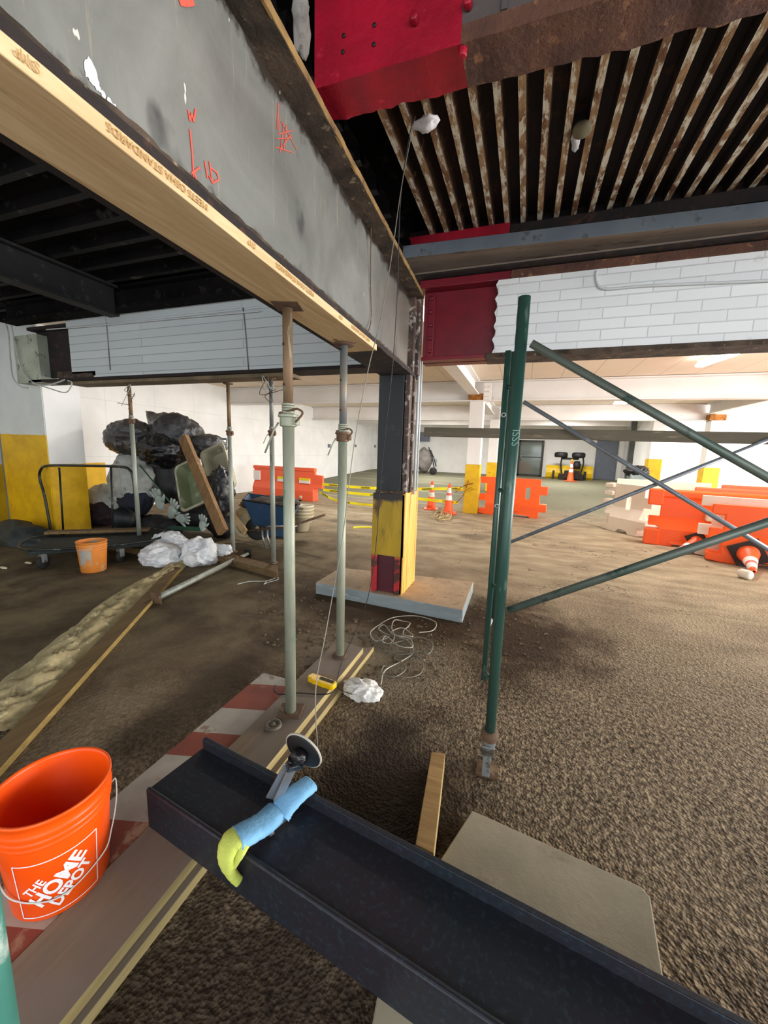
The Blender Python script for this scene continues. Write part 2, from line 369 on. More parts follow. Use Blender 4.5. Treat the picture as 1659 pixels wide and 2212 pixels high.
M_ply = mat('plaster_board', '#b0a68e', '#9a917b', '#857762', scale=3, s3=4, t3=(.6, .7), rough=.8, bump=.12)
M_conc = mat('pale_concrete_pad', '#b59f83', '#9c8a72', '#8a755c', scale=4, s3=9, rough=.85, bump=.3)
M_concside = mat('blue_grey_form_side', '#8f9899', '#7c8587', '#a5aaa8', scale=5, s3=8, rough=.6, stretch=(.5, .5, 2))
M_postg = mat('pale_green_painted_tube', '#a3a592', '#868b78', '#5f8f74', scale=5, s3=6, t3=(.60, .68), stretch=(3, 3, .6), rough=.5, metal=.3, bump=.15)
M_postr = mat('rusty_inner_tube', '#84694c', '#6d5843', '#9a917c', scale=5, s3=9, stretch=(3, 3, .6), rough=.6, metal=.4, bump=.2)
M_postb = mat('grey_inner_tube', '#6f7b83', '#7d776b', '#8e6e4c', scale=4, s3=5, stretch=(3, 3, .7), rough=.5, metal=.4, bump=.15)
M_postl = mat('pale_grey_tube', '#a3a79b', '#8f9388', '#75664f', scale=5, s3=7, stretch=(3, 3, .6), rough=.5, metal=.3)
M_rustpl = mat('rusted_plate', '#6a4f38', '#4c392b', '#8f765a', scale=10, rough=.8, bump=.5)
M_sgreen = mat('dark_green_scaffold_enamel', '#2a4a41', '#355348', '#66776d', scale=6, s3=9, t3=(.62, .7), stretch=(2, 2, .5), rough=.38, metal=.2, bump=.1)
M_sgreen2 = mat('worn_green_brace', '#4a5a50', '#6a7168', '#2c443c', scale=4, s3=6, rough=.45, metal=.35)
M_bracegrey = mat('galvanised_brace', '#80868c', '#6b7177', '#999ea0', scale=5, rough=.4, metal=.25)
M_galv = mat('galvanised_steel', '#9aa0a0', '#7f8686', '#5f5a50', scale=10, s3=12, rough=.4, metal=.6)
M_rail = mat('muddy_plank_edge', '#6d6350', '#5b5242', '#86775d', scale=4, s3=10, rough=.8, stretch=(.5, 3, 3), bump=.3)
M_orange = mat('orange_polyethylene', '#ff6216', '#fb5a12', None, scale=2, rough=.42)
M_orangep = mat('faded_orange_polyethylene', '#ff6c44', '#fb663e', None, scale=2, rough=.45)
M_whitepe = mat('natural_white_polyethylene', '#e8dccb', '#ddd0bd', None, scale=2, rough=.45)
M_bucket = mat('orange_bucket_plastic', '#ff5c08', '#fb5204', None, scale=3, rough=.35)
M_bucketold = mat('dirty_orange_bucket', '#d9822e', '#c9772c', '#b7996b', scale=4, s3=5, t3=(.55, .62), rough=.6)
M_ink = mat('white_print', '#f3eeee', None, rough=.5)
M_inkr = mat('orange_print', '#f0400a', None, rough=.5)
M_black = mat('matte_black', '#0d0d0e', '#17171a', None, rough=.6)
M_blackgl = mat('glossy_black_plastic_film', '#0b0b0d', '#17171a', '#232326', scale=5, rough=.2, bump=.7, bscale=9, bdist=.03)
M_blackgl2 = mat('grey_black_plastic_film', '#26272a', '#3a3a3c', '#56544f', scale=3, s3=3, rough=.22, bump=.7, bscale=9, bdist=.03)
M_blackgl3 = mat('smoky_plastic_film', '#3b3a3b', '#2a2a2c', '#6a6560', scale=3, s3=3, rough=.2, bump=.7, bscale=9, bdist=.03)
M_tarp = mat('dark_grey_tarp', '#27302f', '#1d2424', '#333c3a', scale=3, rough=.6, bump=.6, bscale=6, bdist=.03)
M_sack = mat('white_woven_sack', '#b7b9b3', '#93968f', '#6e7069', scale=3, s3=6, rough=.8, bump=.7, bscale=9, bdist=.03)
M_bagw = mat('white_plastic_bag', '#e9e8e6', '#d9dcdf', '#b9bcbf', scale=4, s3=5, rough=.35, bump=.8, bscale=10, bdist=.03)
M_navy = mat('navy_cloth', '#131c30', '#0e1422', None, rough=.8, bump=.4, bscale=10)
M_maroon = mat('dark_maroon_cloth', '#2a1720', '#1a1013', '#3a2420', rough=.85, bump=.6, bscale=12)
M_tub = mat('cement_stained_tub', '#a9a48c', '#8f8b74', '#c2bda6', scale=3, s3=6, rough=.6)
M_tubin = mat('mossy_tub_inside', '#7b8463', '#66704f', '#99a080', scale=3, s3=4, rough=.7)
M_glove = mat('grey_white_glove', '#a9b3aa', '#8f9a92', None, rough=.85, bump=.4)
M_broom = mat('green_bristles', '#24523a', '#1a3f2c', None, rough=.8, bump=1, bscale=60)
M_bluet = mat('blue_steel_tray', '#2b4a68', '#24405c', '#54697a', scale=4, s3=7, t3=(.62, .7), rough=.5)
M_blueb = mat('blue_plastic', '#4a6f94', '#3d6188', None, rough=.5)
M_cream = mat('cream_plastic', '#d8ccb2', '#c7b894', '#9a865c', scale=4, s3=5, rough=.6)
M_yel = mat('yellow_paint', '#e6b800', '#d0a204', '#a8860f', scale=4, s3=7, t3=(.62, .7), rough=.5)
M_yelt = mat('yellow_tool_plastic', '#f2c20c', '#e6b405', None, rough=.35)
M_tape = mat('yellow_caution_tape', '#f2e01a', None, rough=.5)
M_sheath = mat('pale_blue_suede', '#7fb6dc', '#6fa5cc', None, scale=9, rough=.9, bump=.4, bscale=60)
M_sheathy = mat('lime_yellow_suede', '#d3dc6a', '#c3cc5c', None, scale=9, rough=.9, bump=.4, bscale=60)
M_chrome = mat('worn_zinc', '#b9bbbd', '#9a9c9e', None, rough=.3, metal=.8)
M_rope = mat('grey_wire_rope', '#8a8578', '#6b675d', None, rough=.5, metal=.4)
M_wirew = mat('pale_wire_rope', '#bdb9ad', '#a19c90', None, rough=.5, metal=.3)
M_ropey = mat('cream_hose', '#c9b585', '#b09b6c', None, rough=.7)
M_rag = mat('white_waffle_rag', '#e8e6e2', '#d5d2cc', '#a7a096', s3=4, rough=.9, bump=.7, bscale=22)
M_cone = mat('cone_orange', '#ff6028', '#f8561f', None, rough=.5)
M_conew = mat('cone_reflective_white', '#ece7df', '#dedad2', None, rough=.4)
M_conered = mat('cone_faded_band', '#f0605a', None, rough=.5)
M_rubber = mat('dark_rubber', '#3a2f2c', '#2c2523', None, rough=.8)
M_tire = mat('tire_rubber', '#141414', '#202020', None, rough=.75)
M_sand = mat('pale_sand_spill', '#b5a67c', '#948560', '#c9bc92', scale=6, s3=12, rough=.95, bump=.8, bscale=20)
M_spray = emis_ = mat('fluorescent_orange_spray', '#f0604e', '#e8503f', None, rough=.6)
M_sprayr = mat('pink_red_spray', '#f23c50', None, rough=.6)
M_whsplash = mat('white_splash', '#e6e6ea', '#c9c9cf', None, rough=.5)
M_cable = mat('white_grey_cable', '#c9ccc6', '#a9aca6', None, rough=.6)
M_conduit = mat('white_painted_conduit', '#cfd3d3', '#bfc3c3', None, rough=.5)
M_door = mat('grey_steel_door', '#6b7280', '#646b78', None, rough=.5)
M_frame = mat('dark_bronze_frame', '#3a3633', '#2e2b29', None, rough=.4, metal=.4)
M_redorg = mat('worn_red_orange_stripe', '#8f4a38', '#7d4132', '#a58468', scale=5, s3=7, t3=(.58, .66), rough=.7)
M_whstripe = mat('worn_white_stripe', '#b5ada0', '#9c9488', '#8a6f58', scale=5, s3=7, t3=(.6, .68), rough=.7)
M_rustorg = mat('orange_rust_crust', '#b5742c', '#7d4a1c', '#e0a050', scale=9, s3=12, rough=.9, bump=1, bscale=20, bdist=.03)
M_stamp = mat('brown_ink_stamp', '#b8935c', None, rough=.8)
def glass_mat():
    m, t, b = newmat('door_glass'); b.inputs['Base Color'].default_value = rgb('#a9b5ac'); b.inputs['Roughness'].default_value = .06; b.inputs['Transmission Weight'].default_value = .75; b.inputs['IOR'].default_value = 1.45; return m
M_glass = glass_mat()
def brick_mat(name, a, bcol, mortar, rot, msz=.012, w=.40, h=.105):
    m, t, b = newmat(name); tc = t.n.new('ShaderNodeTexCoord'); mp = t.n.new('ShaderNodeMapping'); mp.inputs['Rotation'].default_value = rot; t.link(tc.outputs['Object'], mp.inputs[0])
    br = t.n.new('ShaderNodeTexBrick'); br.inputs['Scale'].default_value = 1.0; br.inputs['Brick Width'].default_value = w; br.inputs['Row Height'].default_value = h; br.inputs['Mortar Size'].default_value = msz; br.inputs['Mortar Smooth'].default_value = .6
    br.inputs['Color1'].default_value = rgb(a); br.inputs['Color2'].default_value = rgb(bcol); br.inputs['Mortar'].default_value = rgb(mortar)
    t.link(mp.outputs[0], br.inputs['Vector']); v = t.coord()
    c = t.mix(t.math('MULTIPLY', t.ramp(t.noise(v, 5, 6, .7), .62, .75), .6), br.outputs['Color'], rgb('#b7b3a6'))
    t.link(c, b.inputs['Base Color']); b.inputs['Roughness'].default_value = .6
    hh = t.math('ADD', t.math('MULTIPLY', br.outputs['Fac'], -1.0), t.math('MULTIPLY', t.noise(v, 22, 5, .7), .35)); setbump(t, b, hh, .45, .008); return m
M_brickR = brick_mat('white_painted_brick', '#ebecec', '#e0e2e2', '#cfd1d1', (PI/2, 0, 0), .006, w=.34, h=.085)
M_brickL = brick_mat('white_painted_block', '#c9cfd0', '#bfc6c7', '#9ea3a4', (PI/2, 0, 0), .005, w=3.1, h=.10)
# column jacket: yellow paint flaking over rust and red
def jacket_mat(name, cols, stretch, band=None):
    m, t, b = newmat(name); v = t.coord(); X, Y, Z_ = t.sep(v); s = t.coord(stretch)
    n = t.noise(s, 2.2, 6, .7, .6); c = t.mix(t.ramp(t.noise(s, 4, 4), .4, .6), rgb(cols[0]), rgb(cols[1])); c = t.mix(t.ramp(n, .56, .61), c, rgb(cols[2])); c = t.mix(t.ramp(n, .62, .66), c, rgb(cols[3]))
    if band:
        e = t.math('ADD', Z_, t.math('MULTIPLY', t.math('SUBTRACT', t.noise(v, 9, 4), .5), .07))
        top = t.ramp(e, 1.02, 1.05); c = t.mix(top, c, rgb('#2a211d'))
        lowr = t.mix(t.ramp(t.noise(v, 9, 5, .7), .47, .53), rgb('#b5262a'), rgb('#4a2a20')); c = t.mix(t.ramp(e, .50, .47), c, lowr)
    t.link(c, b.inputs['Base Color']); b.inputs['Roughness'].default_value = .55; setbump(t, b, n, .9, .015); return m
M_jfront = jacket_mat('flaking_yellow_paint', ('#b5931a', '#a38413', '#6a4a1e', '#33231a'), (2.2, 2.2, .55), True)
M_jside = jacket_mat('streaked_yellow_orange_paint', ('#f2b04a', '#f7bf62', '#e08a44', '#c9732e'), (9, 9, .25))
# ------------------------------------------------------------------ STRUCTURE
# floor, rising gently towards the far doors
nx, ny = 30, 46; xs = np.linspace(-9.2, 12.5, nx); ys = np.linspace(-2.5, 23.5, ny)
vs = [(float(x), float(y), fz(y)) for y in ys for x in xs]; fs = [(j*nx+i, j*nx+i+1, (j+1)*nx+i+1, (j+1)*nx+i) for j in range(ny-1) for i in range(nx-1)]
struct(MB().add(vs, fs, 0, True).build('floor', M_floor))
struct(MB().box((-8.9, -2.5, -.1), (-8.6, 6.05, 3.6)).build('wall_left', M_wall_y))
struct(MB().box((-8.9, 6.05, -.1), (-8.62, 23, 3.6)).build('wall_left_far', M_wall))
struct(MB().box((-8.9, 22.6, 0), (4.75, 22.9, 3.6)).build('wall_back', M_walls))
struct(MB().box((4.6, 17.0, 0), (4.85, 22.6, 3.6)).build('wall_side', M_walls))
struct(MB().box((4.6, 16.85, 0), (12.5, 17.0, 3.6)).build('wall_right', M_walls))
struct(MB().box((-8.9, 4.1, 3.22), (12.5, 23, 3.5)).build('ceiling', M_ceil))
# ribbed metal deck over the near right bay: dark pans, peeling lower flutes running away from the camera
def deck(x0, x1, y0, y1, z, sp, mats, alongx=False, fw=.038, dp=.075):
    m = MB(); a, b_ = (y0, y1) if alongx else (x0, x1); k = a
    def quad(p, q, z0, z1, mi):
        nseg = 26; c0, c1 = (x0, x1) if alongx else (y0, y1)
        for s in range(nseg):
            t0 = c0+(c1-c0)*s/nseg; t1 = c0+(c1-c0)*(s+1)/nseg
            if alongx: m.add([(t0, p, z0), (t1, p, z0), (t1, q, z1), (t0, q, z1)], [(0, 1, 2, 3)], mi)
            else: m.add([(p, t0, z0), (p, t1, z0), (q, t1, z1), (q, t0, z1)], [(0, 1, 2, 3)], mi)
    while k < b_:
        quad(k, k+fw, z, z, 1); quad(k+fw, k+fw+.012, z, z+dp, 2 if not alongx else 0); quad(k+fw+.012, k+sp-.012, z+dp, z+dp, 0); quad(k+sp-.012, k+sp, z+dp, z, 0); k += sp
    o = m.build('ceiling', mats); return o
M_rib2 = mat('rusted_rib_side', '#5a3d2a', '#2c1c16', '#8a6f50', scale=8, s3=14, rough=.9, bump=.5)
M_pan = mat('dark_oxidised_pan', '#2b1d1a', '#1a1314', '#44291f', scale=4, s3=7, rough=.85, bump=.3)
d1 = struct(deck(-.98, 4.0, 1.70, 3.98, 3.47, .131, [M_pan, M_rib, M_rib2], fw=.040)); d1.name = 'ceiling_deck_right'
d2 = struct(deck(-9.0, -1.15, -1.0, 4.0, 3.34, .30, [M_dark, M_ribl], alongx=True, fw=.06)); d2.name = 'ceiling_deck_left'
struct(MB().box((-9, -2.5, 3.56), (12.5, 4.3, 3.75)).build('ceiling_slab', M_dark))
# door 1: glazed double door in the back wall
yb = 22.6
def doorway():
    zf = fz(22.6); p0 = PY(1096, 1028, yb).x; p1 = PY(1167, 1030, yb).x; zt = PY(1140, 951, yb).z
    r = thing('door', None, None, ((p0+p1)/2, yb-.06, zf)); r.name = 'door_1'; r['kind'] = 'structure'
    m = MB()
    pm = p0+(p1-p0)*.30
    for x in (p0, pm, p1): m.box((x-.06, yb-.12, zf), (x+.06, yb-.01, zt))
    m.box((p0, yb-.12, zt-.1), (p1, yb-.01, zt)); m.box((p0, yb-.12, zf), (p1, yb-.01, zf+.12)); m.box((p0, yb-.1, zf+1.0), (p1, yb-.03, zf+1.04))
    m.build('door_frame', M_frame, r, bevel=.008)
    MB().box((p0, yb-.075, zf+.1), (p1, yb-.055, zt-.08)).build('pane', M_glass, r)
    MB().box((p0+.02, yb-.04, zf+.1), (p1-.02, yb-.005, zt-.08)).build('lobby_backing', mat('lobby_beyond', '#9aa394', '#878f7e', '#c9cdbd', scale=1.2, s3=2, rough=.7), r)
    MB().tube([(pm+.12, yb-.17, zf+.8), (pm+.12, yb-.17, zf+1.2)], .02).build('pull_handle', M_galv, r)
doorway()
def door2():
    zf = fz(22.6); p0 = PY(1283, 1036, yb).x; p1 = PY(1325, 1036, yb).x; zt = PY(1304, 954, yb).z
    r = thing('door', None, None, ((p0+p1)/2, yb-.05, zf)); r.name = 'door_2'; r['kind'] = 'structure'
    MB().box((p0, yb-.07, zf), (p1, yb-.01, zt)).build('door_leaf', M_door, r, bevel=.01)
    MB().box((p0-.05, yb-.05, zf), (p0, yb+.0, zt+.05)).box((p1, yb-.05, zf), (p1+.05, yb, zt+.05)).box((p0, yb-.05, zt), (p1, yb, zt+.05)).build('door_frame', M_door, r)
    MB().box((p0+.08, yb-.13, zf+.9), (p0+.13, yb-.05, zf+.97)).build('door_handle', M_galv, r)
door2()
# far painted beams (cross-direction) and girders (along the aisle)
def ibeam(m, a, b, w, h, tf=.025, tw=.02, mi=0):
    """I-section from a to b, a/b on the bottom centre line"""
    a = Vector(a); b = Vector(b); z = Vector((0, 0, 1))
    m.beam(a+z*tf/2, b+z*tf/2, w, tf, mi); m.beam(a+z*(h-tf/2), b+z*(h-tf/2), w, tf, mi); m.beam(a+z*h/2, b+z*h/2, tw, h-2*tf, mi); return m
for i, (y, zb, x1) in enumerate(((10.05, 2.74, 9.0), (15.1, 2.70, 9.0), (20.0, 2.86, 4.6))):
    r = ibeam(MB(), (-8.6, y, zb), (x1, y, zb), .3, 3.21-zb).build('ceiling_beam', M_whsteel)
    tag(r, ['white painted crossbeam spanning above the nearest white and yellow column', 'white painted crossbeam second beyond the black column, over the second yellow column', 'farthest white painted crossbeam before the back wall with the doors'][i], 'beam', 'white ceiling beams beyond the work area')
segs = [(-1.27, 4.35, 9.9, 'white girder running over the aisle from the red beam to the nearest yellow column'), (-1.27, 10.2, 14.95, 'white girder behind the nearest yellow column, ending at the second column'), (5.25, 9.4, 15.0, 'white girder over the bright right bay reaching the right hand yellow column')]
for x, y0, y1, lb in segs:
    r = ibeam(MB(), (x, y0, 2.89), (x, y1, 2.89), .24, .33).build('ceiling_girder', M_whsteel); tag(r, lb, 'beam', 'white ceiling girders along the aisle')
# far columns, yellow to shoulder height
def column(name, x, y, w, ztop, zy, label, rust=False, plate=False):
    zf = fz(y); r = thing('painted_column', label, 'column', (x, y, zf), 0, 'white columns with yellow bases')
    MB().box((x-w/2, y-w/2, zy), (x+w/2, y+w/2, ztop)).build('column_shaft', M_whsteel, r, bevel=.01)
    MB().box((x-w/2-.012, y-w/2-.012, zf), (x+w/2+.012, y+w/2+.012, zy)).build('yellow_base', M_yel, r, bevel=.01)
    if rust:
        m = MB(); m.box((x-w/2-.05, y-w/2+.02, ztop), (x+w/2-.02, y+w/2, ztop+.18)); o = m.build('column_cap', M_rustorg, r, bevel=.02)
    if plate:
        m = MB().box((x+w/2-.02, y-.17, ztop+.02), (x+w/2+.16, y-.12, ztop+.42)); o = m.build('bolted_plate', M_whsteel, r)
        for a in range(2):
            for k in range(3): MB().lathe([(0, 0), (.014, 0), (.014, .02), (0, .02)], 6, M=Matrix.Translation((x+w/2+.03+a*.08, y-.17, ztop+.1+k*.11)) @ Matrix.Rotation(PI/2, 4, 'X')).build('bolt', M_whsteel, o)
    return r
column('', -1.19, 10.05, .33, 2.74, 1.22, 'nearest white column with yellow base, caution tape knotted around it', True, True)
column('', -1.12, 15.1, .33, 2.70, 1.18, 'second white and yellow column behind the taped one', False, True)
column('', -1.10, 19.9, .34, 2.86, 1.28, 'third white and yellow column in the row behind the taped one')
column('', -.72, 22.2, .34, 3.2, 1.35, 'farthest white and yellow column in the row, beside the glass door')
c = PY(1533, 1012, 14.9); column('', c.x+.02, 15.0, .40, 2.70, 1.27, 'right hand white and yellow column in the bright bay behind the orange barriers', True)
c = PY(1411, 1000, 16.6); column('', c.x, 16.6, .40, 3.2, PY(1411, 992, 16.6).z, 'white and yellow column at the corner of the bright wall')
# left column (pilaster) that carries the white block beam
xa, xb = PY(8, 1000, 4.05).x, PY(100, 1000, 4.05).x
struct(MB().box((xa, 4.05, 0), (xb+.05, 4.6, 3.3)).build('wall_pilaster', M_pil))
struct(MB().box((xb+.05, 4.06, 0), (xb+.062, 4.6, 3.3)).build('wall_pilaster_side', white_wall('pilaster_side', dado=(1.13, '#e3b400', '#c79604'), lines=False)))
struct(MB().box((xa-.9, 4.25, 0), (xa-.0, 4.55, 3.3)).build('wall_shade_strip', mat('shaded_grey_green_wall', '#8b938c', '#6f776f', None, scale=2, rough=.8)))  # grey strip for the pilaster's shade side, the shade put into its colour
struct(MB().box((PY(28, 700, 3.86).x, 3.84, 2.32), (PY(70, 700, 3.86).x+.1, 4.05, 2.98)).build('wall_corbel', mat('bare_mottled_concrete', '#b3b8a6', '#9a9f8f', '#6b6a58', scale=3, s3=8, rough=.85, bump=.4)))
# ------------------------------------------------------------------ THE STEEL
# grey girder on the left, carried by the column; seen along its web. It leans 2.3 degrees off the grid.
GA = -math.atan(.039)*-1
def gx(off, y): return -.876-.039*y+off
def gpt(off, y, z): return (gx(off, y), y, z)
def gslab(m, o0, o1, y0, y1, z0, z1, mi=0, rough=0, ns=1, seed=0):
    """slab between offsets o0..o1 across the girder; ns segments with ragged edge on the o1 side"""
    vs = []; 
    for i in range(ns+1):
        y = y0+(y1-y0)*i/ns; w = rough*noise.noise(Vector((y*7, seed, 0))) + rough*.6*noise.noise(Vector((y*23, seed, 3))); w2 = rough*.8*noise.noise(Vector((y*11, seed, 9)))
        vs += [gpt(o0, y, z0), gpt(o1+w, y, z0+w2), gpt(o1+w, y, z1), gpt(o0, y, z1)]
    fs = [(0, 1, 2, 3), (ns*4+3, ns*4+2, ns*4+1, ns*4)]
    for i in range(ns):
        a = i*4; b = a+4
        for k in range(4): fs.append((a+k, b+k, b+(k+1) % 4, a+(k+1) % 4))
    return m.add(vs, fs, mi)
G = thing('steel_girder', 'long grey painted steel girder crossing overhead from upper left to the black column', 'girder', (-1.1, 2.0, 2.18))
gslab(MB(), -.085, -.055, -.3, 3.60, 2.21, 2.845).build('web', M_girder, G)
m = gslab(MB(), -.30, 0, -.3, 3.80, 2.18, 2.212, 0, .006, 120, 1); m.build('bottom_flange', M_darkrust, G)
m = gslab(MB(), -.058, -.012, -.3, 3.62, 2.21, 2.232, 0, .016, 160, 4); m.build('flange_crust', M_crust, G)
m = gslab(MB(), -.33, .058, -.3, 3.62, 2.845, 2.875, 0, .007, 120, 2); m.build('top_flange', M_crust, G)
m = gslab(MB(), .052, .062, .3, 3.62, 2.846, 2.878, 0, .004, 120, 2); m.build('flange_edge', M_edge, G)
m = MB(); m.box((gx(-.09, 3.6), 3.56, 2.21), (gx(.0, 3.6), 3.62, 2.845)); m.build('end_stiffener', M_scale, G, bevel=.006)
# spray paint, paint splashes and drips on the web
def gw(u, v):  # pixel to point on the web face
    d = Vector(_ray(u, v)); C = Vector(CAM); s = (-.876-.055)/(d.x+.039*d.y); return C+d*s
def strokes(name, lines, w, mt, parent):
    m = MB()
    for ln in lines:
        P = [gw(*p)+Vector((.0025, 0, 0)) for p in ln]
        for a, b in zip(P, P[1:]): m.beam(a, b, .0015, w, 0, up=(0, (b-a).z, -(b-a).y))
    return m.build(name, mt, parent)
o = strokes('spray_marks', [[(405, 238), (409, 262), (413, 245), (417, 264), (421, 236)], [(409, 280), (414, 330), (417, 385)], [(412, 375), (430, 362), (418, 372), (424, 392)], [(441, 348), (447, 385)], [(451, 350), (457, 392)], [(452, 362), (466, 372), (472, 388), (458, 396), (450, 380)]], .0045, M_spray, G)
o = strokes('spray_marks', [[(599, 222), (601, 284)], [(600, 224), (597, 280)], [(606, 262), (640, 325)], [(600, 290), (632, 282)], [(596, 300), (630, 298)], [(612, 265), (604, 330)], [(618, 270), (612, 326)], [(628, 290), (606, 320)], [(594, 318), (632, 330)]], .0022, M_spray, G)
strokes('spray_marks', [[(385, 0), (400, 4), (415, 0)]], .02, M_spray, G)
def splash(pts, parent, r=.03, sd=0):
    m = MB(); P = [gw(*p) for p in pts]
    for k, p in enumerate(P):
        n = 14; vs = [tuple(p+Vector((.003, 0, 0)))]
        rr = r if not isinstance(r, (list, tuple)) else r[k]
        for j in range(n):
            a = 2*PI*j/n; q = rr*(1+.6*noise.noise(Vector((math.cos(a)*2, math.sin(a)*2, k+sd)))); vs.append((p.x+.002, p.y+q*math.cos(a)*.7, p.z+q*math.sin(a)))
        m.add(vs, [(0, 1+j, 1+(j+1) % n) for j in range(n)])
    return m.build('paint_splash', M_whsplash, parent)
splash([(195, 150), (200, 168), (190, 158), (212, 190), (222, 204), (236, 222), (246, 232), (205, 178)], G, [.020, .016, .012, .007, .008, .009, .008, .012])
# timber packer under the girder, stamped with the plank mark, ends short of the column
T = thing('timber_plank', 'long new pine plank with stamped lettering clamped under the grey girder', 'plank', (-.98, 1.2, 2.14))
m = MB(); ns = 30; y0, y1 = -.3, 2.50
vs = []
for i in range(ns+1):
    y = y0+(y1-y0)*i/ns; xr = gx(.012, y); xl = xr-.215
    vs += [(xl, y, 2.14), (xr, y, 2.14), (xr, y, 2.178), (xl, y, 2.178)]
fs = [(0, 1, 2, 3), (ns*4+3, ns*4+2, ns*4+1, ns*4)]+[(i*4+k, i*4+4+k, i*4+4+(k+1) % 4, i*4+(k+1) % 4) for i in range(ns) for k in range(4)]
m.add(vs, fs).build('board', M_lumber, T, bevel=.003)
vs_, fs_ = [], []
for k, y in enumerate((2.35, 1.62, .98)):
    text_obj('stamped_lettering', 'MEETS OSHA STANDARDS', .025, M_stamp, (gx(.014, y), y, 2.169), (.039, -1, 0), (0, 0, -1), T, off=.0015)
    text_obj('stamped_lettering', 'SYP', .025, M_stamp, (gx(.014, y-.46), y-.42, 2.169), (.039, -1, 0), (0, 0, -1), T, off=.0015)
# black column with flaking lower jacket on a concrete pad
cx0, cx1, cy0, cy1 = -1.335, -1.02, 3.47, 3.96
CO = thing('steel_column', 'black steel column with a flaking yellow and red painted jacket round its foot', 'column', ((cx0+cx1)/2, 3.7, .12))
m = MB(); m.box((cx0+.02, 3.50, 1.1), (cx1-.055, 3.53, 2.18)); m.box((cx0+.12, 3.53, 1.1), (cx0+.145, 3.82, 2.18)); m.box((cx0+.02, 3.82, 1.1), (cx1-.055, 3.85, 2.18)); m.build('column_shaft', M_blackst, CO, bevel=.003)
m = MB()
for a, b_ in (((cx1-.050, 3.52), (cx1-.005, 3.60)), ((cx1-.045, 3.66), (cx1+.0, 3.70)), ((cx1-.07, 3.60), (cx1-.05, 3.74))): m.box((a[0], a[1], 1.06), (b_[0], b_[1], 2.2))
m.build('cover_angle', M_scale, CO, bevel=.004)
m = MB().tube([(cx1+.02, 3.72, 1.08), (cx1+.02, 3.72, 2.34)], .013, 10).tube([(cx1+.035, 3.76, 1.12), (cx1+.035, 3.76, 2.34)], .009, 8); m.build('conduit', M_conduit, CO)
m = MB().box((cx1-.02, 3.64, 2.2), (cx1+.03, 3.74, 2.9)); m.build('gusset', M_scale, CO, bevel=.006)
# jacket
m = MB(); t_ = .03
m.box((cx0, cy0, .50), (cx1, cy0+t_, 1.10)); m.box((cx0, cy0, .12), (cx0+.055, cy0+t_, .5)); m.box((cx0+.235, cy0, .12), (cx1, cy0+t_, .5)); m.build('jacket_front', M_jfront, CO, bevel=.004)
m = MB().box((cx0, cy0+t_, .12), (cx0+t_, cy1, 1.1)).box((cx0+t_, cy1-t_, .12), (cx1-t_, cy1, 1.1)); m.build('jacket_back', M_yel, CO)
ns = 26; vs = []
for i in range(ns+1):
    y = cy0+(cy1-cy0)*i/ns; w = .006*math.sin(i*1.9)+.008*(i % 5 == 0)
    vs += [(cx1-.02, y, .12), (cx1+w, y, .12), (cx1+w, y, 1.11+.02*noise.noise(Vector((y*9, 1, 1)))), (cx1-.02, y, 1.1)]
fs = [(0, 1, 2, 3), (ns*4+3, ns*4+2, ns*4+1, ns*4)]+[(i*4+k, i*4+4+k, i*4+4+(k+1) % 4, i*4+(k+1) % 4) for i in range(ns) for k in range(4)]
MB().add(vs, fs).build('jacket_side', M_jside, CO)
m = MB().box((cx0+.05, cy0+.035, .12), (cx0+.24, cy0+.05, .52)); m.build('red_recess', mat('oxide_red_recess', '#551724', '#47131f', None, rough=.55), CO)
m = MB().box((cx0+.02, cy0+.01, 1.09), (cx1-.02, cy1-.05, 1.13)); m.build('jacket_top', M_crust, CO)
# pad
pd = thing('concrete_pad', 'pale concrete pad with grey blue formed sides under the black column', 'pad', (-1.2, 3.9, 0))
P4 = [PZ(682, 1258, .12), PZ(1000, 1318, .12), PZ(1023, 1256, .12), PZ(735, 1226, .12)]
m = MB(); top = [tuple(p) for p in P4]; bot = [(p.x, p.y, -.03) for p in P4]
m.add(top+bot, [(0, 1, 2, 3)], 0); m.add(top+bot, [(0, 4, 5, 1), (1, 5, 6, 2), (2, 6, 7, 3), (3, 7, 4, 0), (7, 6, 5, 4)], 1); m.build('slab', [M_conc, M_concside], pd, bevel=.006)
# ---------------- crossbeam on the column line, right side: red primed stub then white brick casing
yB = 3.85
LB = thing('cased_crossbeam', 'crossbeam right of the column, its red primed end running into white painted brick', 'beam', (0, yB, 2.37))
xr = -.36; zb, zt = 2.37, 3.02
m = MB(); m.box((-1.04, yB, zb), (xr+.06, yB+.28, zb+.03)); m.box((-1.04, yB+.12, zb), (xr+.1, yB+.15, zt)); m.build('primed_web', M_redd, LB, bevel=.003)
m = MB(); m.box((-1.06, yB-.0, zt), (-.24, yB+.28, zt+.07)); m.box((-.99, yB+.09, zb+.04), (-.93, yB+.12, zt-.03)); m.build('primed_flange', M_redd, LB, bevel=.006)
for k in range(5): MB().lathe([(0, 0), (.018, 0), (.018, .022), (.006, .03), (0, .03)], 8, M=Matrix.Translation((-.96, yB+.09, zb+.1+k*.12)) @ Matrix.Rotation(PI/2, 4, 'X')).build('rivet', M_redd, LB)
m = MB(); m.box((-.24, yB-.01, zt), (4.2, yB+.28, zt+.07)); m.build('upper_flange', M_brown, LB, bevel=.006)
ns = 40; vs = []
n_ = 16
prof = [(xr+.012*noise.noise(Vector((0, k*2.1, 0)))+(.02 if k % 3 else 0), zb+.035+(zt-zb-.035)*k/n_) for k in range(n_+1)]
MB().prism(prof+[(4.2, zt), (4.2, zb+.035)], yB+.0, yB+.25).build('brick_casing', M_brickR, LB)
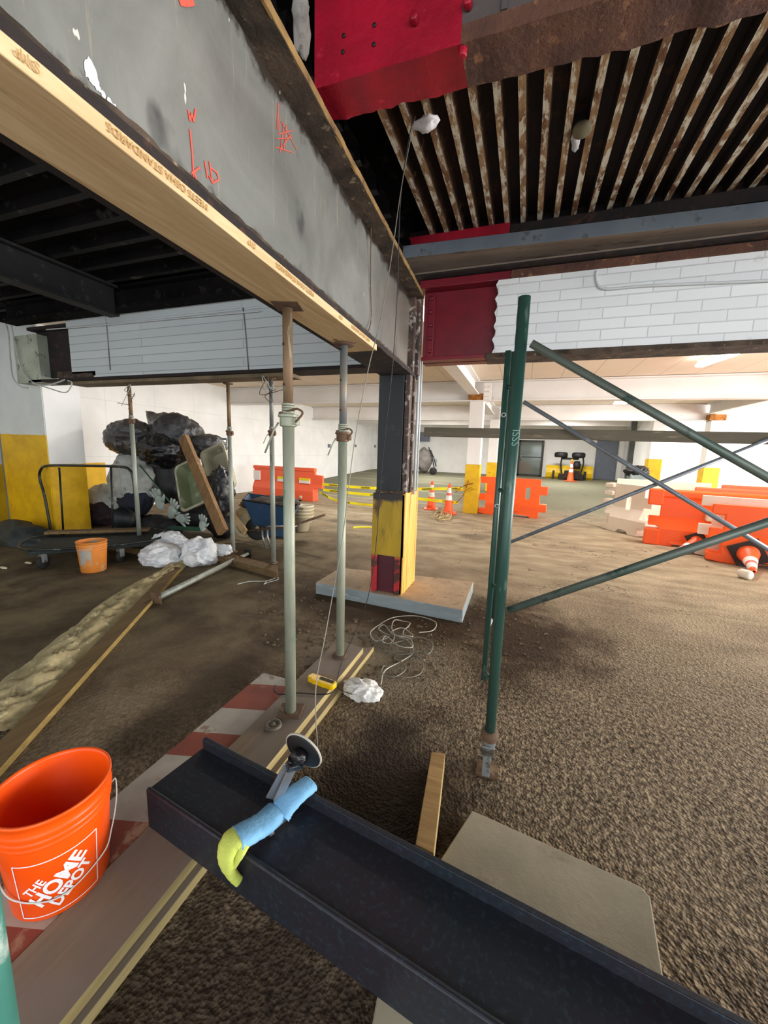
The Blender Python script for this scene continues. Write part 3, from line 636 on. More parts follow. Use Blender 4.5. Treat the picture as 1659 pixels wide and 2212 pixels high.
m = MB(); m.box((-.42, yB-.01, zb-.005), (4.2, yB+.28, zb+.035)); m.build('bottom_flange', M_crust, LB, bevel=.004)
m = MB().tube(curve([PY(1288, 585, yB-.02), PY(1290, 612, yB-.02), PY(1310, 624, yB-.02), PY(1400, 617, yB-.02), PY(1659, 606, yB-.02), PY(1800, 598, yB-.02)], 6), .010, 8); m.build('conduit', M_conduit, LB)
# ---------------- two-part spandrel above it: dark web, blue grey channel in front
UB = thing('spandrel_beam', 'dark steel spandrel beam with red primed end above the white brick crossbeam', 'beam', (0, 3.9, 3.1))
m = MB(); m.box((-1.2, 3.93, 3.09), (4.2, 3.97, 3.56)); m.build('web', M_darkrust, UB)
m = MB(); m.box((-1.25, 3.84, 3.375), (-.28, 3.92, 3.475)); m.build('primed_flange', M_red, UB, bevel=.006)
m = MB(); m.box((-.28, 3.85, 3.36), (4.2, 3.93, 3.46)); m.build('top_flange', M_darkrust, UB, bevel=.006)
CH = thing('steel_channel', 'blue grey galvanised channel fixed along the spandrel above the brick crossbeam', 'channel', (0, 3.8, 3.2))
ZB0, ZT0 = PY(872, 557, 3.72).z, PY(872, 530, 3.72).z; ZB1, ZT1 = ZB0-.13, ZT0-.13; za = 3.17
m = MB().prism([(-1.32, ZB0), (4.2, ZB1), (4.2, ZT1), (-1.32, ZT0)], 3.72, 3.745); m.build('face', M_blueg, CH, bevel=.004)
m = MB().add([(-1.3, 3.72, ZB0), (4.2, 3.72, ZB1), (4.2, 3.93, ZB1-.03), (-1.3, 3.93, ZB0-.05), (-1.3, 3.93, ZB0-.03), (4.2, 3.93, ZB1-.01)], [(0, 1, 2, 3), (0, 4, 5, 1), (3, 2, 5, 4)]); m.build('soffit', M_tan, CH)
m = MB().box((-1.25, 3.80, 3.125), (4.2, 3.93, 3.138)); m.build('lower_angle', M_tan, CH)
m = MB().box((-1.2, 3.78, 3.10), (4.2, 3.93, 3.115)); m.build('ledge_plate', M_darkrust, CH)
# ---------------- big crossbeam overhead, right of the girder
z0 = 2.95
BB = thing('overhead_crossbeam', 'rusty brown crossbeam overhead with its end painted bright red', 'beam', (0, 1.72, z0))
ns = 60; vs = []
def bbslab(x0, x1, ns, name, mt, seed=0):
    vs = []
    for i in range(ns+1):
        x = x0+(x1-x0)*i/ns; far = 1.80+.035*(x+.9)/1.5+.016*noise.noise(Vector((x*6, seed, 0)))+.010*noise.noise(Vector((x*19, seed, 5))); dz = .006*noise.noise(Vector((x*9, 3, seed)))
        yn = 1.632
        vs += [(x, yn, z0+dz), (x, far, z0+dz*2), (x, far, z0+.06), (x, yn, z0+.06)]
    fs = [(0, 1, 2, 3), (ns*4+3, ns*4+2, ns*4+1, ns*4)]+[(i*4+k, i*4+4+k, i*4+4+(k+1) % 4, i*4+(k+1) % 4) for i in range(ns) for k in range(4)]
    return MB().add(vs, fs).build(name, mt, BB)
bbslab(-.93, -.335, 40, 'primed_flange', M_red, 1)
bbslab(-.335, 3.2, 150, 'flange', M_brown, 2)
m = MB().box((-.93, 1.632, z0+.06), (-.335, 1.66, 3.55)); m.build('primed_web', M_red, BB)
m = MB().box((-.335, 1.634, z0+.06), (3.2, 1.66, 3.55)).box((.12, 1.626, z0+.06), (.15, 1.634, 3.55)).box((-.20, 1.626, z0+.06), (-.18, 1.634, 3.55)); m.build('web', M_greyweb, BB)
holes = [(743, 78), (741, 113), (809, 55), (808, 97)]
def bbp(u, v):
    p = PZ(u, v, z0); return p if 1.632 < p.y < 1.8 else PY(u, v, 1.631)
for u, v in holes:
    p = bbp(u, v); hz = p.z < z0+.01
    MB().lathe([(0, -.0035), (.0075, -.0035), (.0075, 0), (0, 0)], 10, M=Matrix.Translation((p.x, p.y, p.z)) if hz else Matrix.Translation(p) @ Matrix.Rotation(-PI/2, 4, 'X') @ Matrix.Translation((0, 0, -.001))).build('bolt_hole', M_black, BB)
for u, v in ((897, 48), (1012, 15), (1000, 105)):
    p = bbp(u, v); MB().lathe([(0, -.028), (.016, -.028), (.017, 0), (0, 0)], 6, M=Matrix.Translation(p) if p.z < z0+.01 else Matrix.Translation(p) @ Matrix.Rotation(-PI/2, 4, 'X') @ Matrix.Translation((0, 0, 0))).build('bolt', M_red, BB, bevel=.003)
# white chunk of old fireproofing hanging between the girder and the red end
tag(crumple('plaster_chunk', mat('dirty_white_plaster', '#b9b3ac', '#7a736c', '#2a2627', s3=9, rough=.9, bump=.8), tuple(PY(652, 50, 1.72)), (.035, .03, .09), amp=.4, seed=5, sub=3), 'dirty white lump of old plaster hanging left of the red painted beam end', 'plaster')
tag(crumple('plaster_chunk', M_whsplash, tuple(PZ(905, 222, 3.05)+Vector((0, .12, .0))), (.035, .03, .012), amp=.9, seed=9, sub=3), 'white plaster smear under the red painted beam where the wires hang', 'plaster')
jb = thing('ceiling_box', 'round pale electrical box fixed to the rusted ceiling ribs', 'electrical box', tuple(PZ(1257, 288, 3.47)))
p = PZ(1257, 288, 3.44); MB().lathe([(0, 0), (.05, 0), (.055, .01), (.055, .035), (0, .035)], 20, M=Matrix.Translation(p)).build('box_body', mat('grimy_box_paint', '#8a8166', '#6d664f', None, rough=.8), jb)
p = PZ(1243, 300, 3.46); tag(splash([], jb) if False else crumple('plaster_spatter', M_whsplash, tuple(p), (.018, .06, .004), amp=.9, seed=3, sub=3), 'white spatter on the ceiling ribs beside the round box', 'plaster')
# ---------------- left: block-cased crossbeam, carried on a timber and three posts
LL = thing('block_cased_crossbeam', 'white painted block crossbeam on the left over the rubbish pile', 'beam', (-4.2, 3.85, 2.35))
prof = [(-5.98, 2.42), (-5.98, 3.02), (-1.36, 3.02), (-1.36, 2.36), (-5.55, 2.36), (-5.58, 2.42)]
MB().prism(prof, yB, yB+.25).build('block_casing', M_brickL, LL)
MB().prism([(-6.0, 3.02), (-6.0, 3.13), (-1.36, 3.13), (-1.36, 3.02)], yB-.01, yB+.28).build('upper_course', M_brickL, LL)
m = MB(); m.box((-6.85, yB+.12, 2.40), (-5.6, yB+.15, 3.1)); m.box((-6.85, yB, 3.04), (-5.9, yB+.28, 3.08)); m.build('exposed_web', M_darkrust, LL)
m = MB(); m.box((-6.9, yB-.01, 2.325), (-1.36, yB+.28, 2.36)); m.build('bottom_flange', M_darkrust, LL)
m = MB(); m.box((-6.3, yB-.0, 2.36), (-5.5, yB+.1, 2.46)); m.build('crust_ledge', M_crust, LL, bevel=.02)
m = MB().tube(curve([PY(100, 712, yB-.03), PY(250, 700, yB-.03), PY(420, 684, yB-.03), PY(560, 672, yB-.03)], 6), .008, 6); m.build('conduit', M_conduit, LL)
for u in (228, 527):
    MB().tube([PY(u-2, 665, yB-.006), PY(u+2, 700, yB-.006), PY(u+10, 800, yB-.006)], .006, 6).build('tie_wire', M_rope, LL)
TL = MB().beam((PY(163, 822, 4.0).x, 4.02, 2.305), (PY(612, 800, 4.0).x+.15, 4.02, 2.305), .26, .038).build('timber_plank', mat('grimy_soffit_plank', '#7a6a50', '#5f5240', None, rough=.8)); tag(TL, 'grimy timber plank under the left block crossbeam, resting on three posts', 'plank')
# dark secondary beams in the unlit left bay
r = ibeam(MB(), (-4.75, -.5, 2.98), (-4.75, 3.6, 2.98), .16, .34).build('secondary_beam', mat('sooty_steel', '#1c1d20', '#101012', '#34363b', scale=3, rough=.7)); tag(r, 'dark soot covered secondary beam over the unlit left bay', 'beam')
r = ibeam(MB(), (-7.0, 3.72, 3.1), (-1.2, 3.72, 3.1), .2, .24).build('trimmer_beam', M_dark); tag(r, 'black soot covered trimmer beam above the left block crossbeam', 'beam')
# hanging light strips
def striplight(p0, p1, w, label, en=42):
    a = Vector(p0); b_ = Vector(p1); r = thing('strip_light', label, 'light fixture', tuple((a+b_)/2), 0, 'ceiling strip lights')
    MB().beam(a+Vector((0, 0, .05)), b_+Vector((0, 0, .05)), w*.6, .05).build('housing', M_whsteel, r, bevel=.006)
    MB().beam(a, b_, w, .05).build('diffuser', emis('tube_glow', '#ffffff', 9), r, bevel=.015)
    l = bpy.data.lights.new('tube_light', 'AREA'); l.shape = 'RECTANGLE'; l.size = (b_-a).length; l.size_y = w; l.energy = en; l.color = (1, .97, .93)
    o = bpy.data.objects.new('tube_light', l); COL.objects.link(o); d = b_-a; o.location = (a+b_)/2-Vector((0, 0, .04)); o.rotation_euler = (0, 0, math.atan2(d.y, d.x))
    o.parent = r; o.matrix_basis = r.matrix_basis.inverted() @ o.matrix_basis
a = PZ(1510, 790, 3.1); b_ = PZ(1588, 763, 3.1)
striplight(a, b_, .14, 'lit white strip light on the cream ceiling right of the scaffold')
a = PZ(1318, 871, 3.1); striplight((a.x+.1, a.y, 3.1), (a.x+.45, a.y, 3.1), .14, 'small distant lit strip light between the two far crossbeams')
striplight((-4.2, 7.2, 3.12), (-3.0, 7.2, 3.12), .14, 'added unseen strip light on the ceiling over the left of the taped aisle')  # this and the next three fixtures are added, unseen, to brighten the bays
striplight((-4.6, 12.6, 3.12), (-3.4, 12.6, 3.12), .14, 'added unseen strip light between the far crossbeams on the left', 60)
striplight((1.0, 18.6, 3.12), (2.2, 18.6, 3.12), .14, 'added unseen strip light above the snow plough', 110)
striplight((-4.6, 18.0, 3.12), (-3.4, 18.0, 3.12), .14, 'added unseen strip light near the far left corner', 110)
# ------------------------------------------------------------------ SHORING POSTS
def post(base, ztop, zc, m_in, m_out, r, label, plate='flat', hs=1, handle_dir=(1, -.2), lever=True):
    x, y, z0 = base; R_ = thing('shoring_post', label, 'shoring post', (x, y, z0), 0, 'adjustable steel shoring posts'); ri = r*.82
    MB().tube([(x, y, z0+.012), (x, y, zc)], r, 16).build('outer_tube', m_out, R_)
    MB().tube([(x, y, zc), (x, y, ztop-.008)], ri, 16).build('inner_tube', m_in, R_)
    m = MB()
    for k in range(4): m.lathe([(r, zc-.0+k*.012), (r*1.12, zc+.004+k*.012), (r, zc+.010+k*.012)], 16, M=Matrix.Translation((x, y, 0)))
    m.build('threaded_sleeve', m_out, R_)
    m = MB().lathe([(r, zc-.065), (r*1.42, zc-.06), (r*1.42, zc-.02), (r*1.7, zc-.018), (r*1.7, zc-.006), (r, zc-.004)], 18, M=Matrix.Translation((x, y, 0)))
    m.box((x+r*.9, y-.016, zc-.055), (x+r*1.9, y+.016, zc-.02)); m.build('collar', M_rustpl if hs < .9 else m_out, R_, bevel=.002)
    hx, hy = handle_dir; rr = .0052
    m = MB().tube(curve([(x-r*1.3, y-.02, zc+.0), (x+r*1.2, y-.03, zc+.012), (x+(r+.055)*hs*hx, y-.04+.05*hy, zc+.014), (x+(r+.085)*hs*hx, y-.045+.07*hy, zc-.006), (x+(r+.05)*hs*hx, y-.05+.06*hy, zc-.045)], 8), rr, 8); m.build('pin_handle', M_rustpl, R_)
    if lever:
        m = MB().tube([(x-r*1.1, y-.035, zc-.045), (x-r*1.6, y-.05, zc-.08), (x-.085*hs, y-.07, zc-.19*hs)], .0045, 8); m.build('locking_lever', m_out, R_)
    for k in range(3):
        m = MB().lathe([(0, 0), (.006, 0), (.006, .0015), (0, .0015)], 10, M=Matrix.Translation((x-ri*.35, y-ri*.95, zc+.13+k*.18)) @ Matrix.Rotation(PI/2, 4, 'X')); m.build('pin_hole', M_black, R_)
    def pl(z, nm, s=.062, hole=True):
        mm = MB().prism([(-s, -s), (s, -s), (s, s), (-s, s)], 0, .008, M=Matrix.Translation((x, y, z)) @ Matrix.Rotation(.32, 4, 'Z') @ Matrix.Rotation(PI/2, 4, 'X') @ Matrix.Translation((0, 0, 0)))
        o = mm.build(nm, M_rustpl, R_, bevel=.003)
    if plate == 'flat': pl(z0+.010, 'base_plate'); pl(ztop, 'top_plate')
    else:
        MB().lathe([(0, ztop-.012), (.06, ztop-.012), (.064, ztop-.006), (.06, ztop), (0, ztop)], 22, M=Matrix.Translation((x, y, 0))).build('top_plate', M_rustpl, R_)
        MB().lathe([(0, z0), (.055, z0), (.055, z0+.008), (0, z0+.008)], 22, M=Matrix.Translation((x, y, 0))).build('base_plate', M_rustpl, R_)
    return R_
post((-1.080, 1.652, .083), 2.138, PY(625, 893, 1.652).z, M_postr, M_postg, .0285, 'thick pale green shoring post nearest the camera, rusty top under the pine plank', 'flat')
post((-1.098, 2.292, .083), 2.138, PY(743, 932, 2.292).z, M_postb, M_postg, .0285, 'second shoring post behind the nearest, blue grey top under the pine plank', 'round', hs=.8)
post((-3.619, 4.183, .083), 2.284, PY(496, 930, 4.18).z, M_postr, M_postl, .028, 'middle of three thin shoring posts under the left block beam', 'round', hs=.5, lever=False)
post((-2.83, 3.98, .083), 2.284, PY(583, 930, 3.98).z, M_postb, M_postl, .028, 'right hand thin shoring post under the left block beam, beside the blue wheelbarrow', 'round', hs=.8)
post((-5.02, 3.93, .083), 2.284, PY(282, 905, 3.93).z, M_postr, M_postl, .028, 'left thin shoring post in front of the black rubbish bags', 'round', hs=.5, lever=False)
# tie wires knotted at the heads of the back posts
for (u, v, y, sd, lb) in ((279, 850, 3.9, 1, 'loose tie wires twisted round the head of the left thin post'), (583, 835, 3.95, 4, 'loose tie wires twisted round the head of the right thin post')):
    p = PY(u, v, y-.05); R_ = thing('tie_wire', lb, 'wire', tuple(p))
    for k in range(4):
        a = p+Vector((-.03, 0, .02)); random.seed(sd*10+k)
        pts = [a]+[p+Vector((random.uniform(-.14, .14), -.01, random.uniform(-.18, .15))) for _ in range(2)]+[p+Vector((random.uniform(-.2, .2), -.02, random.uniform(-.22, .05)))]
        MB().tube(curve(pts, 6), .004, 6).build('strand', M_cable if k % 2 else M_rustpl, R_)
# ------------------------------------------------------------------ PLANKS AT THE FEET
def board(name, pts4, z0, z1, mats, label, cat='plank', mi_side=1, bevel=.003, ns=1):
    """pts4 in order: a, b (end 1), c, d (end 2) on the top face"""
    a, b, c, d = [Vector((p[0], p[1], 0)) for p in pts4]; vs = []; 
    for i in range(ns+1):
        t = i/ns; l = a.lerp(d, t); r = b.lerp(c, t); vs += [(l.x, l.y, z0), (r.x, r.y, z0), (r.x, r.y, z1), (l.x, l.y, z1)]
    m = MB(); m.add(vs, [(0, 1, 2, 3)], 0); m.add(vs, [(ns*4+3, ns*4+2, ns*4+1, ns*4)], 0)
    for i in range(ns):
        o = i*4; m.add(vs, [(o+3, o+7, o+6, o+2), (o, o+4, o+5, o+1), (o+3, o, o+4, o+7)], 0); m.add(vs, [(o+1, o+5, o+6, o+2)], mi_side)
    o = m.build(name, mats, bevel=bevel); tag(o, label, cat); return o
board('timber_plank', [(-1.222, 2.50), (-.992, 2.46), (-.965, .25), (-1.215, .25)], .04, .082, [M_lumberd, M_paleside], 'dusty plank on the floor under the two nearest shoring posts and the black steel section')
board('timber_plank', [(-1.205, 2.40), (-.955, 2.58), (-.945, .25), (-1.20, .25)], .0, .039, [M_lumberd, M_paleside], 'lower plank doubled under the dusty plank that carries the nearest posts')
# striped board (old red and white warning board)
SB = thing('striped_board', 'worn red and white striped board lying left of the dusty plank', 'board', (-1.35, 1.2, 0))
def sbx(y): return (-1.462-.0*y, -1.235)
stripes = [(1.93, 1.80, 0), (1.80, 1.56, 1), (1.56, 1.36, 0), (1.36, 1.20, 1), (1.20, 1.08, 0), (1.08, .86, 0), (.86, .62, 1), (.62, .50, 0), (.50, .25, 1)]
for a, b_, k in stripes:
    s = .07 if a < 1.9 else 0; s2 = .07
    m = MB(); t0 = .075; vs = [(-1.462, a-s*0, .004), (-1.222, a+s, .004), (-1.222, b_+s2, .004), (-1.462, b_, .004)]; vs += [(x, y, t0) for x, y, _ in vs]
    m.add(vs, [(3, 2, 1, 0), (4, 5, 6, 7), (0, 1, 5, 4), (1, 2, 6, 5), (2, 3, 7, 6), (3, 0, 4, 7)]); m.build('red_stripe' if k else 'white_stripe', M_redorg if k else M_whstripe, SB)
# disc on the dusty plank
p = PZ(590, 1570, .082); tag(MB().lathe([(0, 0), (.040, 0), (.045, .006), (.041, .018), (.030, .019), (.024, .011), (.012, .012), (.011, .02), (0, .02)], 28, M=Matrix.Translation(p)).build('metal_flange', mat('dusty_cast_metal', '#6f6656', '#5c5447', None, rough=.6, metal=.3)), 'dusty round metal flange on the plank beside the nearest post foot', 'flange')
# small pale offcut under/behind plank end
board('wood_offcut', [PZ(775, 1402, .06), PZ(795, 1408, .06), PZ(700, 1530, .06), PZ(672, 1525, .06)], .043, .06, [M_paleside, M_paleside], 'splintered pale wood sliver along the edge of the dusty plank', 'offcut') if False else None
# yellow tool
TT = thing('hand_tool', 'yellow and black handheld tool lying on the dusty plank', 'tool', tuple(PZ(695, 1470, .083)))
a = PZ(667, 1462, .1); b_ = PZ(724, 1482, .1); d = (b_-a).normalized(); nrm = Vector((-d.y, d.x, 0))
L = (b_-a).length; prof = [(0, .0), (.008, .022), (.02, .028), (L*.5, .030), (L-.012, .027), (L, .018), (L, -.02), (L-.015, -.030), (L*.72, -.027), (L*.62, -.031), (L*.45, -.027), (L*.3, -.031), (.02, -.024), (.004, -.014)]
m = MB(); M_ = Matrix(((d.x, nrm.x, 0, a.x), (d.y, nrm.y, 0, a.y), (0, 0, 1, .083), (0, 0, 0, 1)))
n = len(prof); vs = [(x, y, 0) for x, y in prof]+[(x, y, .032) for x, y in prof]; m.add(vs, [tuple(range(n))[::-1], tuple(range(n, 2*n))]+[(i, (i+1) % n, (i+1) % n+n, i+n) for i in range(n)], 0, False, M_); m.build('body', M_yelt, TT, bevel=.004)
MB().box((L*.42, -.005, .032), (L*.92, .017, .036), M=M_).build('display_window', M_black, TT, bevel=.001)
MB().box((.01, -.02, .0), (.04, .02, .034), M=M_).build('clip', M_yelt, TT)
# rag
RG = crumple('rag', M_rag, tuple(PZ(776, 1490, .03)+Vector((0, 0, .0))), (.10, .075, .042), amp=.42, f=1.7, seed=12, sub=5, floor=.006); tag(RG, 'crumpled white waffle rag on the ground beside the yellow tool', 'rag')
# ------------------------------------------------------------------ ROPES AND WIRES
def ground(pts, z=.008, lift=0): return [PZ(u, v, z)+Vector((0, 0, random.uniform(0, lift))) for u, v in pts]
random.seed(3)
rp = thing('rope_coil', 'tangled grey wire rope coiled on the muddy ground in front of the concrete pad', 'rope', tuple(PZ(870, 1400)))
c1 = ground([(823, 1480), (832, 1450), (870, 1428), (893, 1410), (880, 1385), (850, 1372), (830, 1350), (818, 1362), (840, 1375), (812, 1385), (800, 1370), (818, 1352), (850, 1336), (900, 1332), (940, 1345), (935, 1362), (905, 1368)], .01, .012)
MB().tube(curve(c1, 8), .0042, 7).build('strand', M_wirew, rp)
c2 = ground([(870, 1378), (872, 1366), (882, 1358), (885, 1350), (870, 1342), (852, 1345), (846, 1360), (852, 1378), (842, 1390), (826, 1392), (835, 1378), (860, 1400), (890, 1405), (885, 1385), (860, 1380), (845, 1368), (868, 1362), (888, 1372), (890, 1382), (870, 1378)], .012, .03)
MB().tube(curve(c2, 8), .0042, 7).build('strand', M_wirew, rp)
c3 = ground([(800, 1372), (815, 1390), (840, 1405), (870, 1410), (900, 1420), (915, 1440), (905, 1458), (880, 1465), (860, 1460), (845, 1445), (830, 1440), (825, 1455), (850, 1465), (875, 1450), (870, 1435), (850, 1425)], .01, .01)
MB().tube(curve(c3, 8), .0038, 7).build('strand', M_rope, rp)
c4 = ground([(812, 1378), (830, 1400), (862, 1415), (905, 1412), (925, 1418), (935, 1400), (925, 1385), (900, 1380), (870, 1385), (840, 1395), (818, 1385), (842, 1372), (880, 1390), (908, 1428), (918, 1430)], .01, .02)
MB().tube(curve(c4, 8), .0042, 7).build('strand', M_rope, rp)
top = PZ(885, 216, 3.02)+Vector((0, .09, 0))
W1 = thing('lifting_wire', 'taut pale lifting wire running from the ceiling down to the clamp on the black steel', 'wire', tuple(PZ(663, 1600, .45)))
lo = Vector((-.585, 1.06, .455))
pts = [top, PY(868, 400, 1.75), PY(845, 560, 1.66), PY(822, 690, 1.58), PY(795, 800, 1.5), PY(765, 960, 1.42), PY(740, 1160, 1.32), PY(705, 1360, 1.2), PY(682, 1490, 1.12), lo]
MB().tube(curve(pts, 6), .0019, 6).build('wire', M_rope, W1)
W2 = thing('slack_wire', 'dark slack wire hanging from the ceiling past the column to the rag', 'wire', tuple(PZ(735, 1470, .05)))
pts = [top+Vector((-.01, 0, 0)), PY(866, 420, 1.9), PY(858, 640, 2.0), PY(848, 790, 2.05), PY(833, 930, 2.1), PY(822, 1040, 2.15), PY(812, 1180, 2.2), PY(795, 1290, 2.2), PY(765, 1370, 2.18), PY(742, 1420, 2.14), PZ(728, 1470, .09), PZ(733, 1488, .06), PZ(760, 1500, .05)]
MB().tube(curve(pts, 6), .0022, 6).build('wire', M_black, W2)
W3 = tag(MB().tube(curve([PX(803, 430, gx(-.03, 2.0)), gw(797, 600)+Vector((.01, 0, 0)), gw(798, 690)+Vector((.012, 0, 0)), gw(780, 725)+Vector((.03, 0, 0)), PZ(765, 742, 2.13)], 6), .003, 6).build('tie_wire', M_rustpl), 'thin rusty tie wire hanging down the face of the grey girder', 'wire')
W4 = tag(MB().tube(curve(ground([(595, 1480), (592, 1492), (605, 1500), (640, 1497), (700, 1500), (722, 1493)], .09), 6), .0035, 6).build('thin_cord', M_black), 'thin dark cord lying across the dusty plank behind the nearest post', 'cord')
tag(MB().tube(curve(ground([(513, 1262), (540, 1256), (575, 1255), (598, 1248), (600, 1252), (580, 1258), (570, 1262), (576, 1256)], .006), 6), .005, 6).build('wire_scrap', M_cable), 'pale wire scrap on the floor left of the nearest post', 'wire')
# ------------------------------------------------------------------ FOREGROUND STEEL SECTION with clamp
S_d = Vector((1, -.137, 0)).normalized(); S_n = Vector((-S_d.y*-1*-1, S_d.x, 0)); S_n = Vector((-S_d.y, S_d.x, 0))
org = Vector((-1.215, .905, .084))
Mst = Matrix(((S_d.x, S_n.x, 0, org.x), (S_d.y, S_n.y, 0, org.y), (0, 0, 1, org.z), (0, 0, 0, 1)))
SS = thing('steel_section', 'black primed wide flange steel section lying on its side across the planks in the foreground', 'steel beam', tuple(org))
L = 3.2; hf = .195; wd_ = .262; tf = .019
m = MB(); m.box((0, tf, .142), (L, wd_-tf, .152), 0, Mst); m.build('web', M_beam, SS)
m = MB(); m.box((0, 0, 0), (L, tf, hf-.03), 0, Mst); m.build('near_flange', M_beam, SS, bevel=.009, seg=4)
m = MB(); m.box((0, wd_-tf, 0), (L, wd_, hf), 0, Mst); m.build('far_flange', M_beam, SS, bevel=.003)
m = MB(); m.prism([(tf, .094), (tf+.018, .094), (tf, .112)], 0, 1) if False else None
# support under the far right end, below the frame
# clamp: sheathed sling across the section, lever, suction-like disc and shackle
def sp(x, y, z): return Mst @ Vector((x, y, z))
CL = thing('lifting_clamp', 'black and steel lifting clamp with round black disc gripping the black steel section', 'clamp', tuple(sp(.58, .13, .1)))
dc = PZ(655, 1622, .47); ax = (PZ(640, 1640, .40)-dc); 
_v = Vector(_ray(655, 1622)).normalized(); _p = (Vector(_U)*.82+Vector(_R)*.57); _p = (_p-_v*_p.dot(_v)).normalized(); dn = (_v*.45+_p*.89).normalized()
q = dn.to_track_quat('Z', 'Y').to_matrix().to_4x4(); Md = Matrix.Translation(dc) @ q
MB().lathe([(0, -.005), (.064, -.005), (.070, .0), (.070, .004), (0, .004)], 32, M=Md).build('disc', M_black, CL)
MB().lathe([(.0695, -.0015), (.074, 0), (.074, .004), (.0695, .006)], 32, M=Md).build('disc_rim', mat('pale_rubber_rim', '#b3ada0', None, rough=.6), CL)
hub = dc-dn*.045
MB().lathe([(0, 0), (.030, 0), (.030, .03), (.02, .042), (0, .042)], 18, M=Matrix.Translation(dc-dn*.045) @ q).build('hub', M_blackgl, CL)
e1 = PZ(632, 1655, .41)
MB().beam(hub, e1, .046, .034).build('jaw_body', M_blackgl, CL, bevel=.006)
e2 = PZ(592, 1728, .29)
m = MB(); a_ = PZ(634, 1655, .41); m.beam(a_, e2+Vector((.012, 0, 0)), .007, .030); m.build('side_plate', M_chrome, CL, bevel=.002)
m = MB(); m.beam(a_+Vector((-.022, 0, 0)), e2+Vector((-.018, 0, 0)), .007, .030); m.build('side_plate', M_chrome, CL, bevel=.002)
MB().tube([a_+Vector((-.03, 0, 0)), a_+Vector((.02, 0, 0))], .008, 10).build('pivot_pin', M_chrome, CL)
MB().tube(curve([lo, lo+Vector((-.004, .0, -.03)), dc+dn*.004], 4), .006, 8).build('wire_eye', M_rustpl, CL)
# shackle on the web
SH = thing('shackle', 'small zinc shackle with bolt lying on the web of the black steel section', 'shackle', tuple(PZ(600, 1780, .25)))
a_ = PZ(583, 1796, .262); b_ = PZ(620, 1766, .262)
MB().tube([a_, b_], .0065, 12).build('shackle_bolt', M_chrome, SH); 
dd = (b_-a_).normalized(); qq = dd.to_track_quat('Z', 'Y').to_matrix().to_4x4()
MB().lathe([(0, 0), (.013, 0), (.013, .009), (0, .009)], 6, M=Matrix.Translation(b_) @ qq).build('nut', M_chrome, SH, bevel=.001)
MB().lathe([(.005, 0), (.0135, 0), (.0135, .012), (.005, .012)], 18, M=Matrix.Translation(a_-dd*.004) @ qq).build('shackle_eye', M_chrome, SH)
MB().tube(curve([a_+dd*.01+Vector((0, 0, .0)), a_+dd*.012+Vector((.0, .03, .012)), a_.lerp(b_, .5)+Vector((0, .045, .016)), b_-dd*.012+Vector((0, .03, .012)), b_-dd*.01], 6), .006, 10).build('shackle_bow', M_chrome, SH)
# suede sleeves padding the sling: blue over the trough, lime over the near flange
def sleeve(name, mt, path, w, th, parent, seed=0, taper=None, wdir=None):
    P = curve(path, 7); n = len(P); vs = []; fs = []; k = 12
    for i, p in enumerate(P):
        t = (P[min(i+1, n-1)]-P[max(i-1, 0)]).normalized(); wv = (wdir - t*wdir.dot(t)).normalized(); nv = t.cross(wv)
        ww = w*(taper[0]+(taper[1]-taper[0])*i/(n-1) if taper else 1)
        for j in range(k):
            a = 2*PI*j/k; c_, s_ = math.cos(a), math.sin(a); r_ = 1+.10*noise.noise(Vector((i*.5, j*.8, seed)))
            vs.append(tuple(p+wv*ww*(abs(c_)**.7)*(1 if c_ > 0 else -1)*r_+nv*th*(abs(s_)**.8)*(1 if s_ > 0 else -1)*r_))
    for i in range(n-1):
        for j in range(k): fs.append((i*k+j, i*k+(j+1) % k, (i+1)*k+(j+1) % k, (i+1)*k+j))
    fs += [tuple(range(k))[::-1], tuple((n-1)*k+j for j in range(k))]
    return MB().add(vs, fs, 0, True).build(name, mt, parent)
SL = thing('padded_sling', 'pale blue and lime suede sleeve padding a sling wrapped across the black steel section', 'sling', tuple(sp(.6, .13, .12)))
wv = S_d
far = PZ(650, 1705, .30); mid1 = PZ(605, 1755, .275); mid0 = PZ(600, 1745, .285); near = PZ(515, 1815, .275)
sleeve('blue_sleeve', M_sheath, [PZ(668, 1697, .30)+Vector((0, .01, 0)), PZ(645, 1712, .302), PZ(620, 1735, .29), PZ(604, 1757, .275)], .040, .018, SL, 1, (.9, 1.1), wv)
sleeve('blue_sleeve', M_sheath, [PZ(598, 1752, .275), PZ(570, 1778, .285), PZ(540, 1796, .295), PZ(512, 1812, .30)], .042, .020, SL, 2, (1, 1.05), wv)
nf = [PZ(518, 1806, .302), PZ(500, 1818, .302)+Vector((0, -.0, .0)), PZ(488, 1845, .28), PZ(490, 1870, .24), PZ(503, 1890, .20), PZ(515, 1903, .17)]
sleeve('lime_sleeve', M_sheathy, nf, .043, .015, SL, 3, (1.0, .30), wv)
sleeve('lime_sleeve', M_sheathy, [PZ(530, 1822, .30), PZ(520, 1842, .28), PZ(508, 1862, .245), PZ(500, 1880, .215)], .016, .010, SL, 5, (1.0, .7), wv)
sleeve('lime_lining', M_sheathy, [PZ(663, 1692, .295), PZ(672, 1700, .292)], .02, .012, SL, 7, (1, .4), wv)
